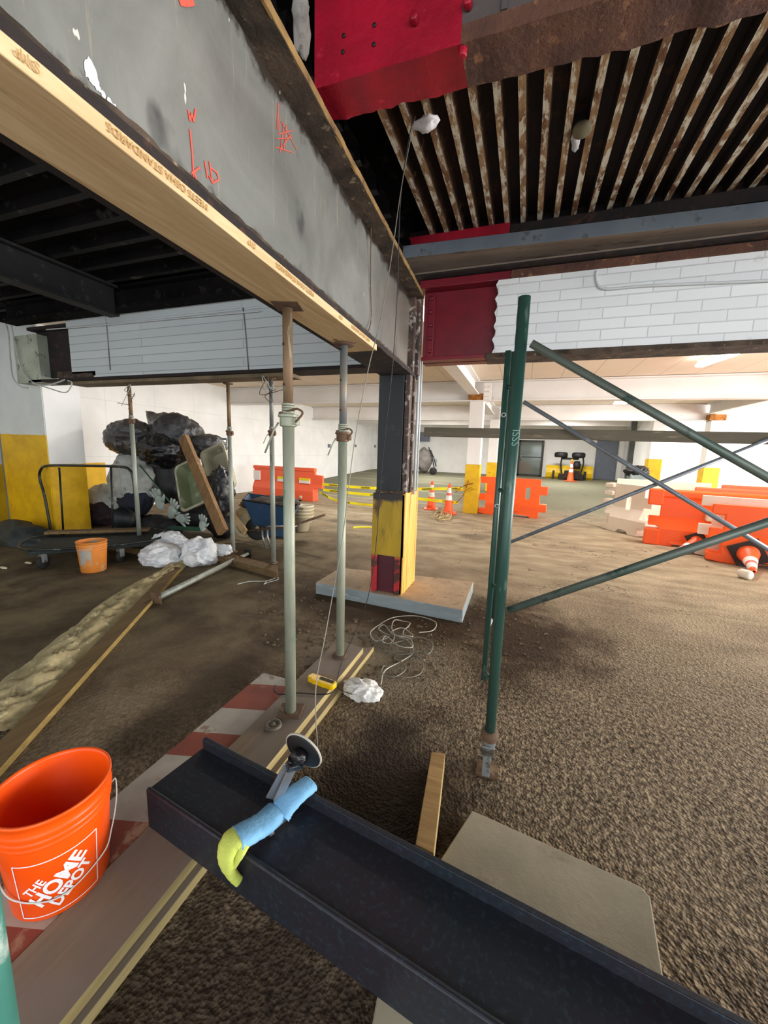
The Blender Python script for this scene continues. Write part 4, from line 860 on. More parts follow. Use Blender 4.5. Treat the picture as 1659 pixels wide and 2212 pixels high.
# ------------------------------------------------------------------ ORANGE BUCKET with print
def bucket(name, label, cx, cy, z0, h, rt, rb, mt, group=None, lean=(0, 0), handle=True, rz=0, cat='bucket', inner=None, dz=0):
    B = thing(name, label, cat, (cx, cy, z0), 0, group)
    ML = Matrix.Translation((cx, cy, z0)) @ Euler((lean[0], lean[1], rz)).to_matrix().to_4x4()
    k = rt-rb; o = MB().lathe([(0, 0), (rb-.004, 0), (rb, .006), (rb+k*.72, h*.72), (rb+k*.74, h*.735), (rb+k*.745+.004, h*.745), (rb+k*.76, h*.755), (rb+k*.80, h*.79), (rb+k*.805+.005, h*.80), (rb+k*.82, h*.81), (rb+k*.86, h*.85), (rb+k*.865+.006, h*.86), (rb+k*.88, h*.875), (rb+k*.97, h*.965), (rt+.004, h*.97), (rt+.004, h), (rt-.002, h), (rt-.005, h*.97), (rb-.004, .012), (0, .010)], 48, M=ML).build('pail', mt, B)
    return B, ML
bz = .077
BK, BM = bucket('paint_bucket', 'bright orange hardware store bucket with white logo at lower left, standing on the striped board', -1.322, .682, bz, .355, .150, .126, M_bucket, rz=0)
# printed square: border and slanted lettering wrapped round the pail
hB, rtB, rbB = .355, .150, .126
def wrap(px, pz, off=.0012):
    r = rbB+(rtB-rbB)*pz/hB+off; a = px/.142+ang0; return BM @ Vector((r*math.sin(a), -r*math.cos(a), pz))
ang0 = math.atan2(1.30, .80)
S = .215; zc_ = .135
def wrapgeo(vs, fs, name, mt, off):
    MB().add([tuple(wrap(x, z, off)) for x, z in vs], fs).build(name, mt, BK)
def ring(x0, z0, x1, z1, w, n=24):
    vs = []; fs = []
    def strip(ax, az, bx, bz_, px, pz):
        o = len(vs)
        for i in range(n+1):
            t = i/n; x = ax+(bx-ax)*t; z = az+(bz_-az)*t; vs.append((x-px/2, z-pz/2)); vs.append((x+px/2, z+pz/2))
        for i in range(n): fs.append((o+2*i, o+2*i+2, o+2*i+3, o+2*i+1))
    strip(x0, z0, x1, z0, 0, w); strip(x0, z1, x1, z1, 0, w); strip(x0, z0, x0, z1, w, 0); strip(x1, z0, x1, z1, w, 0); return vs, fs
wrapgeo(*ring(-S/2, .022, S/2, .215, .0035), 'logo_border', M_ink, .0014)
def slant(txt, size, ox, oz, nm, mt=M_ink, bold=.001, ang=math.radians(42), off=.0016, sx=1.0):
    vs, fs = text_geo(txt, size, 0, bold*1.0, 2, 1.0); ca, sa = math.cos(ang), math.sin(ang)
    vv = [((x*sx*ca-y*sa)+ox, (x*sx*sa+y*ca)+oz) for x, y, _ in vs]; wrapgeo(vv, fs, nm, mt, off)
slant('THE', .036, -.076, .100, 'logo_text_the')
slant('HOME', .064, -.052, .055, 'logo_text_home', bold=.0022, sx=.95)
slant('DEPOT', .050, -.008, .038, 'logo_text_depot', bold=.0018, sx=.82)
# wire bail hanging to the front right
pv = wrap(.142*(PI*.32), .30, .004); pv2 = wrap(-.142*(PI*.72), .30, .004)
ca_ = [PZ(243, 1690, .345)*1.0]
hl = [wrap(.205, .290, .006), wrap(.215, .285, .016), wrap(.205, .22, .018), wrap(.17, .15, .012), wrap(.12, .105, .010), wrap(0, .075, .008), wrap(-.12, .10, .008), wrap(-.2, .16, .01), wrap(-.23, .27, .008)]
MB().tube(curve(hl, 8), .0022, 8).build('bail_wire', M_cable, BK)
# ------------------------------------------------------------------ right foreground: board, plaster board sheet, slab
B1 = [PZ(932, 1624, .085), PZ(962, 1627, .085), PZ(938, 1845, .085), PZ(897, 1825, .085)]
board('wood_board', B1, .0, .085, [woodmat('saw_marked_board', '#c09c68', '#a07c4e', '#4a3524', ax=0, knots=False), M_paleside], 'short weathered timber block lying against the black steel section', 'timber block')
P5 = [PZ(1020, 1750, .035), PZ(1385, 1915, .035), PZ(1405, 1938, .035), PZ(1410, 2085, .035), PZ(955, 1860, .035)]
DB = thing('stone_slab', 'pale grey cut slab lying behind the black steel section', 'slab', tuple(PZ(1200, 1900, 0)))
a5, b5 = Vector(P5[3]), Vector(P5[4]); ext = Vector((0.02, -.30, 0))
poly = [P5[0], P5[1], P5[2], Vector((P5[3].x-.0, P5[3].y-.2, .035)), Vector((P5[4].x-.07, P5[4].y-.18, .035))]
n = len(poly); vs = [(p.x, p.y, .035) for p in poly]+[(p.x, p.y, -.0) for p in poly]
MB().add(vs, [tuple(range(n)), tuple(range(2*n-1, n-1, -1))]+[(i, i+n, (i+1) % n+n, (i+1) % n) for i in range(n)]).build('slab', M_ply, DB, bevel=.004)
S2 = [PZ(822, 2110, .03), PZ(1250, 2330, .03), PZ(1100, 2700, .03), PZ(770, 2400, .03)]
o = MB().add([(p.x, p.y, .03) for p in S2]+[(p.x, p.y, 0) for p in S2], [(0, 1, 2, 3), (7, 6, 5, 4), (0, 4, 5, 1), (1, 5, 6, 2), (2, 6, 7, 3), (3, 7, 4, 0)]).build('stone_slab', M_ply, bevel=.004); tag(o, 'grey green slab corner under the near side of the black steel section at the bottom edge', 'slab')
# ------------------------------------------------------------------ SCAFFOLD
SF = thing('green_scaffold', 'dark green tubular scaffold frame on a caster jack, right of the column', 'scaffold', (-.05, 1.72, 0))
nb = Vector((-.05, 1.715, 0)); zt_ = 2.105
MB().tube([nb+Vector((0, 0, .235)), nb+Vector((0, 0, zt_))], .0235, 18).build('front_leg', M_sgreen, SF)
MB().tube([nb+Vector((0, 0, zt_-.02)), nb+Vector((0, 0, zt_))], .0215, 18).build('leg_mouth', M_black, SF) if False else None
fb = Vector((-.135, 3.19, 0)); 
MB().tube([fb+Vector((0, 0, .17)), fb+Vector((0, 0, 2.25))], .021, 14).build('rear_leg', M_sgreen, SF)
MB().tube([nb+Vector((-.048, .05, .45)), nb+Vector((-.048, .05, 1.92))], .013, 10).build('ladder_rail', M_sgreen, SF)
for z in (.47, .90, 1.33, 1.76): MB().tube([nb+Vector((0, 0, z)), nb+Vector((-.048, .05, z+.02))], .009, 8).build('ladder_rung', M_sgreen, SF)
for z in (1.28, 1.66): 
    p = Vector((-.05-.046, 1.75, z)); MB().lathe([(.006, 0), (.011, 0), (.011, .006), (.006, .006)], 12, M=Matrix.Translation(p+Vector((0, -.018, 0))) @ Matrix.Rotation(PI/2, 4, 'X')).build('rivet', M_galv, SF)
for z in (.45,): MB().tube([nb+Vector((-.03, .03, z)), fb+Vector((0, 0, z))], .014, 10).build('lower_ledger', M_sgreen, SF) if False else None
text_obj('stencil_lettering', 'ISSS', .042, mat('faded_stencil', '#6d8f84', None, rough=.6), nb+Vector((-.004, -.0245, 1.60)), (0, 0, -1), (1, 0, 0), SF, off=.001, squash=1)
MB().lathe([(.02, .235), (.038, .232), (.040, .215), (.036, .195), (.034, .19)], 24, M=Matrix.Translation(nb)).build('jack_collar', M_rustpl, SF)
m = MB().lathe([(0, .165), (.03, .165), (.033, .192), (0, .195)], 20, M=Matrix.Translation(nb)); m.box((nb.x-.03, nb.y-.03, .12), (nb.x+.026, nb.y+.0, .168)); m.build('jack_head', M_galv, SF, bevel=.003)
t0 = nb+Vector((-.004, -.012, .15)); t1 = nb+Vector((-.004, -.045, .03)); m = MB(); m.beam(t0, t1, .036, .010, up=(0, -1, .2)).build('brake_lever', M_galv, SF, bevel=.003)
MB().tube([nb+Vector((0, .02, .0)), nb+Vector((0, .02, .2))], .012, 10).build('jack_stem', M_rustpl, SF)
MB().box((nb.x-.05, nb.y-.02, 0), (nb.x+.05, nb.y+.07, .012)).build('foot_plate', M_rustpl, SF)
MB().lathe([(0, 0), (.05, 0), (.05, .01), (.02, .014), (.018, .17), (0, .17)], 16, M=Matrix.Translation(fb)).build('rear_foot', M_rustpl, SF)
MB().tube([PY(1062, 1338, 3.12), PY(1055, 1350, 3.12), PY(1050, 1378, 3.12)], [.012, .02, .012], 8).build('tape_tail', M_cable, SF)
def ray_y(u, v, y): return PY(u, v, y)
def brace(name, p0, p1, r, mt, label, ext=0.0, flat=True):
    p0 = Vector(p0); p1 = Vector(p1); d = (p1-p0).normalized(); q1 = p1+d*ext
    m = MB().tube([p0, q1], r, 12); o = m.build(name, mt); tag(o, label, 'brace'); return o
p0 = PY(1148, 742, 1.70); p1 = PY(1659, 1032, 1.70); b = brace('cross_brace', p0, p1, .0155, M_sgreen2, 'thick green grey diagonal brace sloping down right from the top of the green scaffold leg', .7)
p0 = PY(1098, 1318, 1.735); p1 = PY(1659, 1128, 1.735); brace('cross_brace', p0, p1, .0165, M_sgreen2, 'thick dark green brace rising right from low on the green scaffold leg', .7)
p0 = PY(1131, 868, 3.17); p1 = PY(1659, 1186, 3.17); brace('cross_brace', p0, p1, .015, M_bracegrey, 'thin grey far brace sloping down right behind the plank rail', .8)
p0 = PY(1092, 1175, 3.215); p1 = PY(1630, 962, 3.215); brace('cross_brace', p0, p1, .014, M_bracegrey, 'thin grey far brace rising right over the white barrier', .1)
o = MB().beam(PY(917, 933, 3.26), PY(1700, 948, 3.26), .045, .075).build('scaffold_plank', M_rail, bevel=.004); tag(o, 'long muddy plank rail running level behind the green scaffold leg', 'plank')
# green tube at the lower left edge, right beside the camera
p = PZ(-16, 2100, .55); o = MB().tube([Vector((p.x, p.y, .0)), Vector((p.x, p.y, 1.1))], .024, 16).build('scaffold_tube', mat('teal_green_tube', '#4f8f80', '#3d7568', '#a9b8ae', scale=5, s3=6, rough=.5)); tag(o, 'teal green upright tube cut off by the lower left edge of the view', 'tube')
# ------------------------------------------------------------------ LEFT FLOOR: long plank, sand, pipe
LP = board('timber_plank', [PZ(372, 1222, .04), PZ(392, 1226, .04), PZ(0, 1660, .04)+(PZ(0, 1660, .04)-PZ(392, 1226, .04))*.1, PZ(-40, 1640, .04)+(PZ(0, 1600, .04)-PZ(372, 1222, .04))*.1], .0, .04, [M_oldwood2, woodmat('yellowed_plank_edge', '#a88f54', '#8d7644', '#5a472a', ax=1, knots=False)], 'long timber on the left floor running from the white bags to the lower left')
# sand spill: low ridged mound
def sandmound():
    P = [(PZ(392, 1218), .10), (PZ(350, 1245), .20), (PZ(300, 1275), .24), (PZ(240, 1320), .24), (PZ(180, 1375), .25), (PZ(110, 1440), .26), (PZ(40, 1510), .26), (PZ(-50, 1590), .26)]
    C = curve([p for p, w in P], 14); W_ = np.interp(np.linspace(0, 1, len(C)), np.linspace(0, 1, len(P)), [w for p, w in P]); vs = []; fs = []; k = 23
    for i, c in enumerate(C):
        t = (C[min(i+1, len(C)-1)]-C[max(i-1, 0)]).normalized(); n = Vector((-t.y, t.x, 0)); w = W_[i]*(1+.25*noise.noise(c*4))
        for j in range(k):
            s = -1+2*j/(k-1); q = c+n*s*w*.75; h = max(0, (1-s*s))*.045*(1+.9*noise.noise(Vector((q.x*13, q.y*6, 0)))+.8*noise.noise(Vector((q.x*30, q.y*12, 4)))); vs.append((q.x, q.y, max(h, 0)-.001 if abs(s) < 1 else -.003))
    for i in range(len(C)-1):
        for j in range(k-1): fs.append((i*k+j, i*k+j+1, (i+1)*k+j+1, (i+1)*k+j))
    o = MB().add(vs, fs, 0, True).build('sand_spill', M_sand); tag(o, 'pale ridged strip of spilled sand on the floor left of the long timber', 'sand', kind='stuff')
sandmound()
# loose pebbles / rubble near the plank and pad: one scatter of crumbs
random.seed(21); m = MB()
for k in range(420):
    zone = random.choice([0, 0, 1, 2])
    if zone == 0: u, v = random.uniform(660, 960), random.uniform(1335, 1470)
    elif zone == 1: u, v = random.uniform(560, 700), random.uniform(1255, 1400)
    else: u, v = random.uniform(1000, 1180), random.uniform(1290, 1420)
    p = PZ(u, v); 
    if -1.24 < p.x < -.92 and p.y < 2.6: continue
    if p.y > 3.4 and -2.0 < p.x < -.4: continue
    r = random.uniform(.004, .015)
    m.add([(p.x+r*random.uniform(.6, 1.3)*a, p.y+r*random.uniform(.6, 1.3)*b, r*random.uniform(.4, 1)*c+.002) for a, b, c in ((-1, -1, 0), (1, -1, 0), (1, 1, 0), (-1, 1, 0), (-.6, -.6, 1), (.6, -.6, 1), (.5, .6, 1), (-.6, .6, 1))], [(0, 3, 2, 1), (4, 5, 6, 7), (0, 1, 5, 4), (1, 2, 6, 5), (2, 3, 7, 6), (3, 0, 4, 7)])
tag(m.build('rubble_crumbs', mat('rubble', '#6d5c45', '#4b3c2a', '#9a8a70', scale=9, rough=.95)), 'scatter of small rubble crumbs on the mud round the concrete pad', 'rubble', kind='stuff')
# lying shoring post
a = PZ(338, 1292, .055); b_ = PZ(535, 1196, .055); d = (b_-a).normalized()
PP = thing('lying_post', 'dismantled pale steel post lying on the floor in front of the white bags', 'shoring post', tuple(a))
j = a.lerp(b_, .82); MB().tube([a, j], .030, 14).build('outer_tube', M_postl, PP); MB().tube([j, b_], .022, 12).build('inner_tube', M_postl, PP)
MB().tube([j-d*.03, j+d*.04], .042, 14).build('collar', M_rustpl, PP)
q = d.to_track_quat('Z', 'Y').to_matrix().to_4x4()
MB().box((-.055, -.055, -.008), (.055, .055, 0), M=Matrix.Translation(a) @ q).build('base_plate', M_rustpl, PP, bevel=.003)
MB().box((-.055, -.055, 0), (.055, .055, .008), M=Matrix.Translation(b_) @ q).build('top_plate', M_black, PP, bevel=.003)
# timber sole under the back posts
board('timber_plank', [PZ(470, 1188, .08), PZ(600, 1222, .08), PZ(598, 1236, .08), PZ(450, 1196, .08)], .0, .08, [M_oldwood2, M_oldwood2], 'short timber sole under the feet of the two thin posts by the wheelbarrow')
board('timber_plank', [PZ(240, 1165, .08), PZ(330, 1180, .08), PZ(335, 1192, .08), PZ(240, 1176, .08)], .0, .08, [M_oldwood2, M_oldwood2], 'timber sole under the left thin post by the platform cart')
# ------------------------------------------------------------------ RUBBISH PILE
def bag(name, mt, u, v, y, rx, ry, rz_, label, cat='rubbish bag', **kw):
    p = PY(u, v, y); o = crumple(name, mt, tuple(p), (rx, ry, rz_), **kw); tag(o, label, cat); return o
bag('garbage_bag', M_blackgl3, 285, 948, 5.0, .44, .30, .30, 'smoky black rubbish bag at the top left of the pile', seed=1, sub=5, amp=.16)
bag('garbage_bag', M_blackgl, 345, 972, 5.02, .38, .28, .26, 'glossy black rubbish bag in the top middle of the pile, right of the smoky one', seed=2, sub=5, amp=.2)
bag('garbage_bag', M_blackgl2, 378, 948, 5.3, .46, .34, .42, 'tall grey black rubbish bag at the top of the pile with a knotted neck', seed=3, sub=5, amp=.14, knot=(-.75, -.1, .66))
bag('garbage_bag', M_blackgl3, 450, 965, 5.35, .28, .25, .2, 'thin smoky rubbish bag behind the cream tubs', seed=14, sub=4, amp=.2)
bag('rubble_sack', M_sack, 292, 1040, 5.05, .44, .33, .46, 'large grey white woven sack under the black bags', 'sack', seed=4, sub=5, amp=.15)
bag('rubble_sack', M_sack, 240, 1085, 5.15, .36, .33, .35, 'grey white woven sack slumped against the yellow wall', 'sack', seed=24, sub=5, amp=.15)
bag('garbage_bag', M_black, 372, 1030, 5.35, .30, .26, .46, 'matt black rubbish bag in the middle of the pile right of the woven sack', seed=5, sub=4, amp=.2)
bag('garbage_bag', M_blackgl2, 476, 1062, 4.75, .19, .16, .30, 'silvery black film bag between the cream tub and the leaning timber', seed=6, sub=5, amp=.35)
bag('garbage_bag', M_black, 430, 1105, 5.15, .46, .25, .26, 'black bag low in the pile behind the leaning timber', seed=7, sub=4, amp=.2)
bag('garbage_bag', M_black, 340, 1140, 4.95, .46, .3, .22, 'black bag at the foot of the pile above the green broom', seed=8, sub=4, amp=.2)
bag('cloth_heap', M_navy, 292, 1085, 4.9, .26, .2, .22, 'navy blue cloth bundle behind the cart handle', 'cloth', seed=9, sub=4, amp=.25)
bag('cloth_heap', M_maroon, 222, 1112, 4.95, .3, .22, .2, 'dark maroon cloth bundle behind the cart handle', 'cloth', seed=10, sub=4, amp=.3)
bag('tarpaulin', M_tarp, 172, 1128, 4.9, .42, .22, .22, 'dark grey tarpaulin heap against the yellow wall', 'tarpaulin', seed=11, sub=4, amp=.22)
bag('tarpaulin', M_tarp, 45, 1168, 3.6, .62, .3, .27, 'dark grey tarpaulin roll at the left edge of the floor', 'tarpaulin', seed=13, sub=4, amp=.22)
bag('paper_wad', M_cream, 185, 1105, 4.95, .16, .1, .09, 'crumpled cream paper between the tarpaulin and the maroon cloth', 'paper', seed=15, sub=4, amp=.4)
bag('garbage_bag', M_black, 480, 1130, 5.1, .22, .2, .25, 'small black bag beside the foot of the leaning timber', seed=17, sub=4, amp=.2)
# open black pail in the pile (dark ring behind the cart bars)
p = PY(285, 1115, 4.75); o = MB().lathe([(.0, 0), (.17, 0), (.19, .22), (.185, .22), (.165, .01), (0, .01)], 28, M=Matrix.Translation(p+Vector((0, 0, -.05))) @ Euler((1.35, 0, .15)).to_matrix().to_4x4()).build('black_pail', mat('black_rubber_pail', '#17191a', '#0f1010', None, rough=.5)); tag(o, 'black rubber pail lying on its side in the pile behind the cart', 'pail')
# mortar tubs leaning
def tub(label, cu, cv, y, w, l, rot, tilt, mt_in):
    c = PY(cu, cv, y); T_ = thing('mixing_tub', label, 'tub', tuple(c)); M_ = Matrix.Translation(c) @ Euler((tilt, 0, 0)).to_matrix().to_4x4() @ Matrix.Rotation(rot, 4, 'Z')
    def rr(w, l, r, n=7):
        pts = []
        for sx, sy, a0 in ((1, 1, 0), (-1, 1, PI/2), (-1, -1, PI), (1, -1, 1.5*PI)):
            for k in range(n): a = a0+PI/2*k/(n-1); pts.append((sx*(w-r)+r*math.cos(a), sy*(l-r)+r*math.sin(a)))
        return pts
    lev = [(w-.05, l-.05, -.17), (w, l, 0), (w+.03, l+.03, 0), (w+.03, l+.03, .02), (w-.005, l-.005, .02), (w-.055, l-.055, -.155)]
    vs = []; fs = []; 
    for (a, b, z) in lev: vs += [(x, yy, z) for x, yy in rr(a, b, .09)]
    k = 28
    for i in range(len(lev)-1):
        for j in range(k): fs.append((i*k+j, i*k+(j+1) % k, (i+1)*k+(j+1) % k, (i+1)*k+j))
    m = MB().add(vs, [tuple(range(k))[::-1]]+fs[:4*k], 0, False, M_); m.build('rim', M_tub, T_)
    MB().add(vs, fs[4*k:]+[tuple(range(5*k, 6*k))], 0, False, M_).build('basin', mt_in, T_)
    return T_
tub('cream mixing tub with mossy inside, leaning behind the tall timber', 412, 1046, 4.72, .22, .37, .45, 1.25, M_tubin)
tub('cream mixing tub turned face down against the wall behind the first tub', 470, 1015, 5.05, .22, .37, .42, 1.40, M_tub)
# leaning timber
a = PY(396, 945, 4.62); b_ = PY(482, 1150, 4.25); o = MB().beam(b_, a, .155, .07, up=(.1, -1, .0)).build('leaning_timber', M_oldwood, bevel=.004); tag(o, 'heavy brown timber leaning on the cream tub and the rubbish pile', 'timber')
a = PY(478, 1075, 4.9); b_ = PY(530, 1150, 4.75); o = MB().beam(b_, a, .10, .03, up=(0, -1, 0)).build('wooden_lath', mat('pale_slat', '#d2b183', '#c09c6d', None, rough=.7)); tag(o, 'pale wooden slat leaning between the bags and the wheelbarrow', 'lath')
# green broom
BR = thing('broom', 'green push broom standing on its bristles in front of the rubbish pile', 'broom', tuple(PZ(400, 1150)))
a = PY(402, 1128, 4.5); b_ = PY(302, 1005, 4.85); MB().tube([a, b_], .011, 10).build('handle', mat('green_handle', '#3a6a52', None, rough=.5), BR)
h0 = PY(368, 1140, 4.45); h1 = PY(435, 1143, 4.45); MB().beam(h0, h1, .05, .06).build('broom_head', M_broom, BR, bevel=.008)
# gloves strewn
def glove(label, u, v, y, s, rz, seed):
    c = PY(u, v, y); G_ = thing('work_glove', label, 'glove', tuple(c), 0, 'work gloves on the pile'); M_ = Matrix.Translation(c) @ Matrix.Rotation(rz, 4, 'Y')
    o = crumple('palm', M_glove, (0, 0, 0), (.055*s, .022*s, .085*s), seed=seed, sub=3, amp=.12); o.data.transform(M_); attach(o, G_)
    for k, (dx, ln, an) in enumerate(((-.038, .085, -.28), (-.013, .10, -.08), (.013, .095, .1), (.038, .075, .3))):
        p0 = Vector((dx*s, 0, .06*s)); p1 = p0+Vector((math.sin(an)*ln*s, -.02*s, math.cos(an)*ln*s)); MB().tube([M_ @ p0, M_ @ p0.lerp(p1, .5), M_ @ p0.lerp(p1, .9), M_ @ p1], [.015*s, .0155*s, .013*s, .006*s], 8).build('finger', M_glove, G_)
    p0 = Vector((.045*s, 0, -.01*s)); p1 = Vector((.10*s, -.01, .06*s)); MB().tube([M_ @ p0, M_ @ p0.lerp(p1, .6), M_ @ p1], [.016*s, .016*s, .007*s], 8).build('thumb', M_glove, G_)
glove('grey white work glove with fingers up at the left of the broom handle', 345, 1085, 4.6, 1.5, -.35, 1)
glove('grey white work glove right of the broom handle', 372, 1105, 4.55, 1.4, .55, 2)
glove('grey white work glove draped over the green broom head', 392, 1120, 4.4, 1.2, 1.5, 3)
glove('grey white work glove lying right of the green broom', 438, 1135, 4.45, 1.1, .2, 4)
# white carrier bags
bag('plastic_bag', M_bagw, 345, 1205, 3.62, .21, .17, .155, 'left white plastic bag on the floor in front of the broom', 'plastic bag', seed=31, sub=5, amp=.4, f=1.3)
bag('plastic_bag', M_bagw, 430, 1196, 3.80, .20, .17, .17, 'right white plastic bag on the floor with pleated belly', 'plastic bag', seed=32, sub=5, amp=.36, f=1.4)
bag('plastic_bag', M_bagw, 370, 1168, 4.0, .24, .14, .10, 'flattened white plastic bag behind the other two white bags', 'plastic bag', seed=33, sub=5, amp=.4)
bag('plastic_bag', M_bagw, 475, 1186, 4.0, .14, .05, .06, 'white plastic scrap right of the pleated white bag', 'plastic bag', seed=34, sub=4, amp=.6)
# platform cart
yc = 3.98
CT = thing('platform_cart', 'low dark green platform cart with a looped tube handle in front of the rubbish', 'cart', tuple(PZ(200, 1200, 0)))
hpts = [PY(113, 1165, yc-.0), PY(97, 1075, yc), PY(86, 1035, yc), PY(88, 1015, yc), PY(104, 1006, yc), PY(180, 1006, yc), PY(258, 1008, yc), PY(280, 1015, yc), PY(288, 1035, yc), PY(294, 1090, yc), PY(300, 1165, yc)]
MB().tube(curve(hpts, 5), .019, 12).build('handle_loop', mat('scuffed_dark_tube', '#2e3430', '#1f2422', '#6a706a', scale=6, rough=.4, metal=.4), CT)
for (u0, v0, u1, v1) in ((128, 1010, 138, 1168), (240, 1010, 245, 1172)):
    MB().tube([PY(u0, v0, yc), PY(u1, v1, yc)], .0135, 10).build('handle_bar', M_postl if False else MATS['scuffed_dark_tube'], CT)
q0, q1, q2, q3 = PZ(58, 1192, .22), PZ(322, 1172, .22), PZ(335, 1145, .22), PZ(100, 1158, .22)
m = MB(); pts = [q0, q1, q2, q3]
m.add([tuple(p) for p in pts]+[(p.x, p.y, .17) for p in pts], [(0, 1, 2, 3), (7, 6, 5, 4), (0, 4, 5, 1), (1, 5, 6, 2), (2, 6, 7, 3), (3, 7, 4, 0)]); m.build('deck', mat('dark_green_deck', '#18221e', '#101614', '#2d3a33', rough=.7), CT, bevel=.006)
MB().tube(curve([q0+Vector((0, 0, .02)), q1+Vector((0, 0, .02)), q2+Vector((0, 0, .02)), q3+Vector((0, 0, .02))], 4, closed=True), .014, 8, closed=True).build('deck_rail', MATS['scuffed_dark_tube'], CT)
for (u, v) in ((95, 1228), (262, 1215), (110, 1195), (315, 1190)):
    p = PZ(u, v); w = MB().lathe([(0, -.02), (.07, -.02), (.08, -.012), (.08, .012), (.07, .02), (0, .02)], 22, M=Matrix.Translation((p.x, p.y, .08)) @ Euler((0, PI/2, .3)).to_matrix().to_4x4()).build('wheel', M_tire, CT); MB().box((p.x-.03, p.y-.03, .08), (p.x+.03, p.y+.03, .18)).build('caster_fork', M_galv, CT)
a = PZ(100, 1150, .27); b_ = PZ(322, 1143, .27); o = MB().beam(a, b_, .14, .035).build('wood_plank', M_oldwood2); tag(o, 'grimy plank lying on the back edge of the platform cart', 'plank')
# dirty orange pail
pb = PZ(180, 1238, 0); BO, _m = bucket('paint_bucket', 'dirty faded orange pail on the floor in front of the platform cart', pb.x, pb.y+.12, 0, .36, .15, .125, M_bucketold)
vs = []; n = 10
for i in range(n+1):
    for j in range(7):
        a = -.05+i/n*.95; z = .09+.20*j/6; r = .125+.025*z/.36+.0015; vs.append((pb.x+r*math.sin(a), pb.y+.12-r*math.cos(a), z))
MB().add(vs, [(i*7+j, (i+1)*7+j, (i+1)*7+j+1, i*7+j+1) for i in range(n) for j in range(6)]).build('faded_label', mat('faded_label', '#a59c86', '#8f99a3', '#c77f3c', scale=14, s3=14, t3=(.55, .6), rough=.7), BO)
# small scraps
for (u, v, lb) in ((8, 1226, 'pale foam scrap on the floor at the far left edge'), (62, 1216, 'pale scrap on the floor left of the dirty orange pail')):
    p = PZ(u, v, .01); tag(crumple('scrap', M_cream, tuple(p), (.05, .02, .012), seed=u, sub=2, amp=.4), lb, 'scrap')
# ------------------------------------------------------------------ WHEELBARROW and pails
WB = thing('wheelbarrow', 'blue steel wheelbarrow full of rubble, right of the rubbish pile', 'wheelbarrow', tuple(PZ(580, 1180)))
yw = 4.95; c = PY(590, 1100, yw)
def wb(u, v, dy=0): return PY(u, v, yw+dy)
front = [wb(524, 1082, -.30), wb(650, 1088, -.30)]; 
top4 = [wb(524, 1080, -.28), wb(640, 1098, -.30), wb(652, 1082, .35), wb(536, 1066, .35)]; bot4 = [wb(548, 1136, -.16), wb(625, 1136, -.18), wb(628, 1120, .2), wb(560, 1118, .2)]
def loft(a, b, off=0): 
    return [tuple(p) for p in a]+[tuple(p) for p in b]
inn = [p+((sum(top4, Vector())/4)-p)*.05 for p in top4]; inb = [p+((sum(bot4, Vector())/4)-p)*.05+Vector((0, 0, .01)) for p in bot4]
vs = [tuple(p) for p in bot4+top4+inn+inb]; fs = [(3, 2, 1, 0)]+[(i, (i+1) % 4, (i+1) % 4+4, i+4) for i in range(4)]+[(4+i, 4+(i+1) % 4, 8+(i+1) % 4, 8+i) for i in range(4)]+[(8+i, 8+(i+1) % 4, 12+(i+1) % 4, 12+i) for i in range(4)]+[(12, 13, 14, 15)]
MB().add(vs, fs).build('tray', M_bluet, WB, bevel=.012)
MB().tube([p for p in top4], .012, 8, closed=True, cap=False).build('tray_rim', M_black, WB)
crumple('rubble_load', mat('rubble_load', '#4b4136', '#2d2722', '#7a6a55', scale=6, rough=.95), tuple(sum(top4, Vector())/4+Vector((0, 0, -.05))), (.38, .25, .10), parent=WB, amp=.3, seed=40)
for dy in (-.16, .16): MB().tube([wb(520, 1148, dy), wb(625, 1138, dy), wb(702, 1112, dy)], .017, 10).build('handle_bar', M_rustpl, WB)
for u in (566, 577): MB().tube([wb(u, 1140, -.15), wb(u+1, 1160, -.2), PZ(u+8, 1184, .01)], .014, 8).build('leg', M_galv, WB)
pw = PZ(556, 1160, 0); w_ = MB().lathe([(.05, -.03), (.15, -.04), (.18, -.02), (.18, .02), (.15, .04), (.05, .03)], 26, M=Matrix.Translation(wb(556, 1142)) @ Euler((PI/2, 0, .25)).to_matrix().to_4x4()).build('wheel', M_tire, WB)
for k in range(4):
    p = PY(656, 1128-k*7, 5.5); o = MB().lathe([(0, 0), (.14, 0), (.155, .10), (.165, .10), (.165, .12), (.15, .12), (.13, .01), (0, .01)], 26, M=Matrix.Translation(p)).build('cream_pail', M_cream); tag(o, ['lowest cream pail of the nested stack behind the wheelbarrow', 'second cream pail up in the nested stack behind the wheelbarrow', 'third cream pail up in the nested stack behind the wheelbarrow', 'topmost cream pail of the nested stack behind the wheelbarrow'][k], 'pail', 'nested cream pails')
p = PZ(652, 1146, .0); o = MB().lathe([(0, 0), (.12, 0), (.15, .22), (.16, .22), (.145, .24), (.11, .01), (0, .01)], 26, M=Matrix.Translation(p)).build('cream_pail', M_cream); tag(o, 'cream pail standing on the floor behind the wheelbarrow handle', 'pail')
p0 = PZ(612, 1160, .0); o = MB().box((p0.x-.28, p0.y-.05, 0), (p0.x+.12, p0.y+.2, .16)).build('storage_box', M_blueb, bevel=.02); tag(o, 'blue plastic box on the floor under the wheelbarrow tray', 'box')
p0 = PZ(612, 1160, .0); o = MB().box((p0.x-.30, p0.y-.07, .16), (p0.x+.14, p0.y+.22, .20)).build('box_lid', M_bagw, bevel=.01); tag(o, 'white lid resting on the blue plastic box', 'lid')
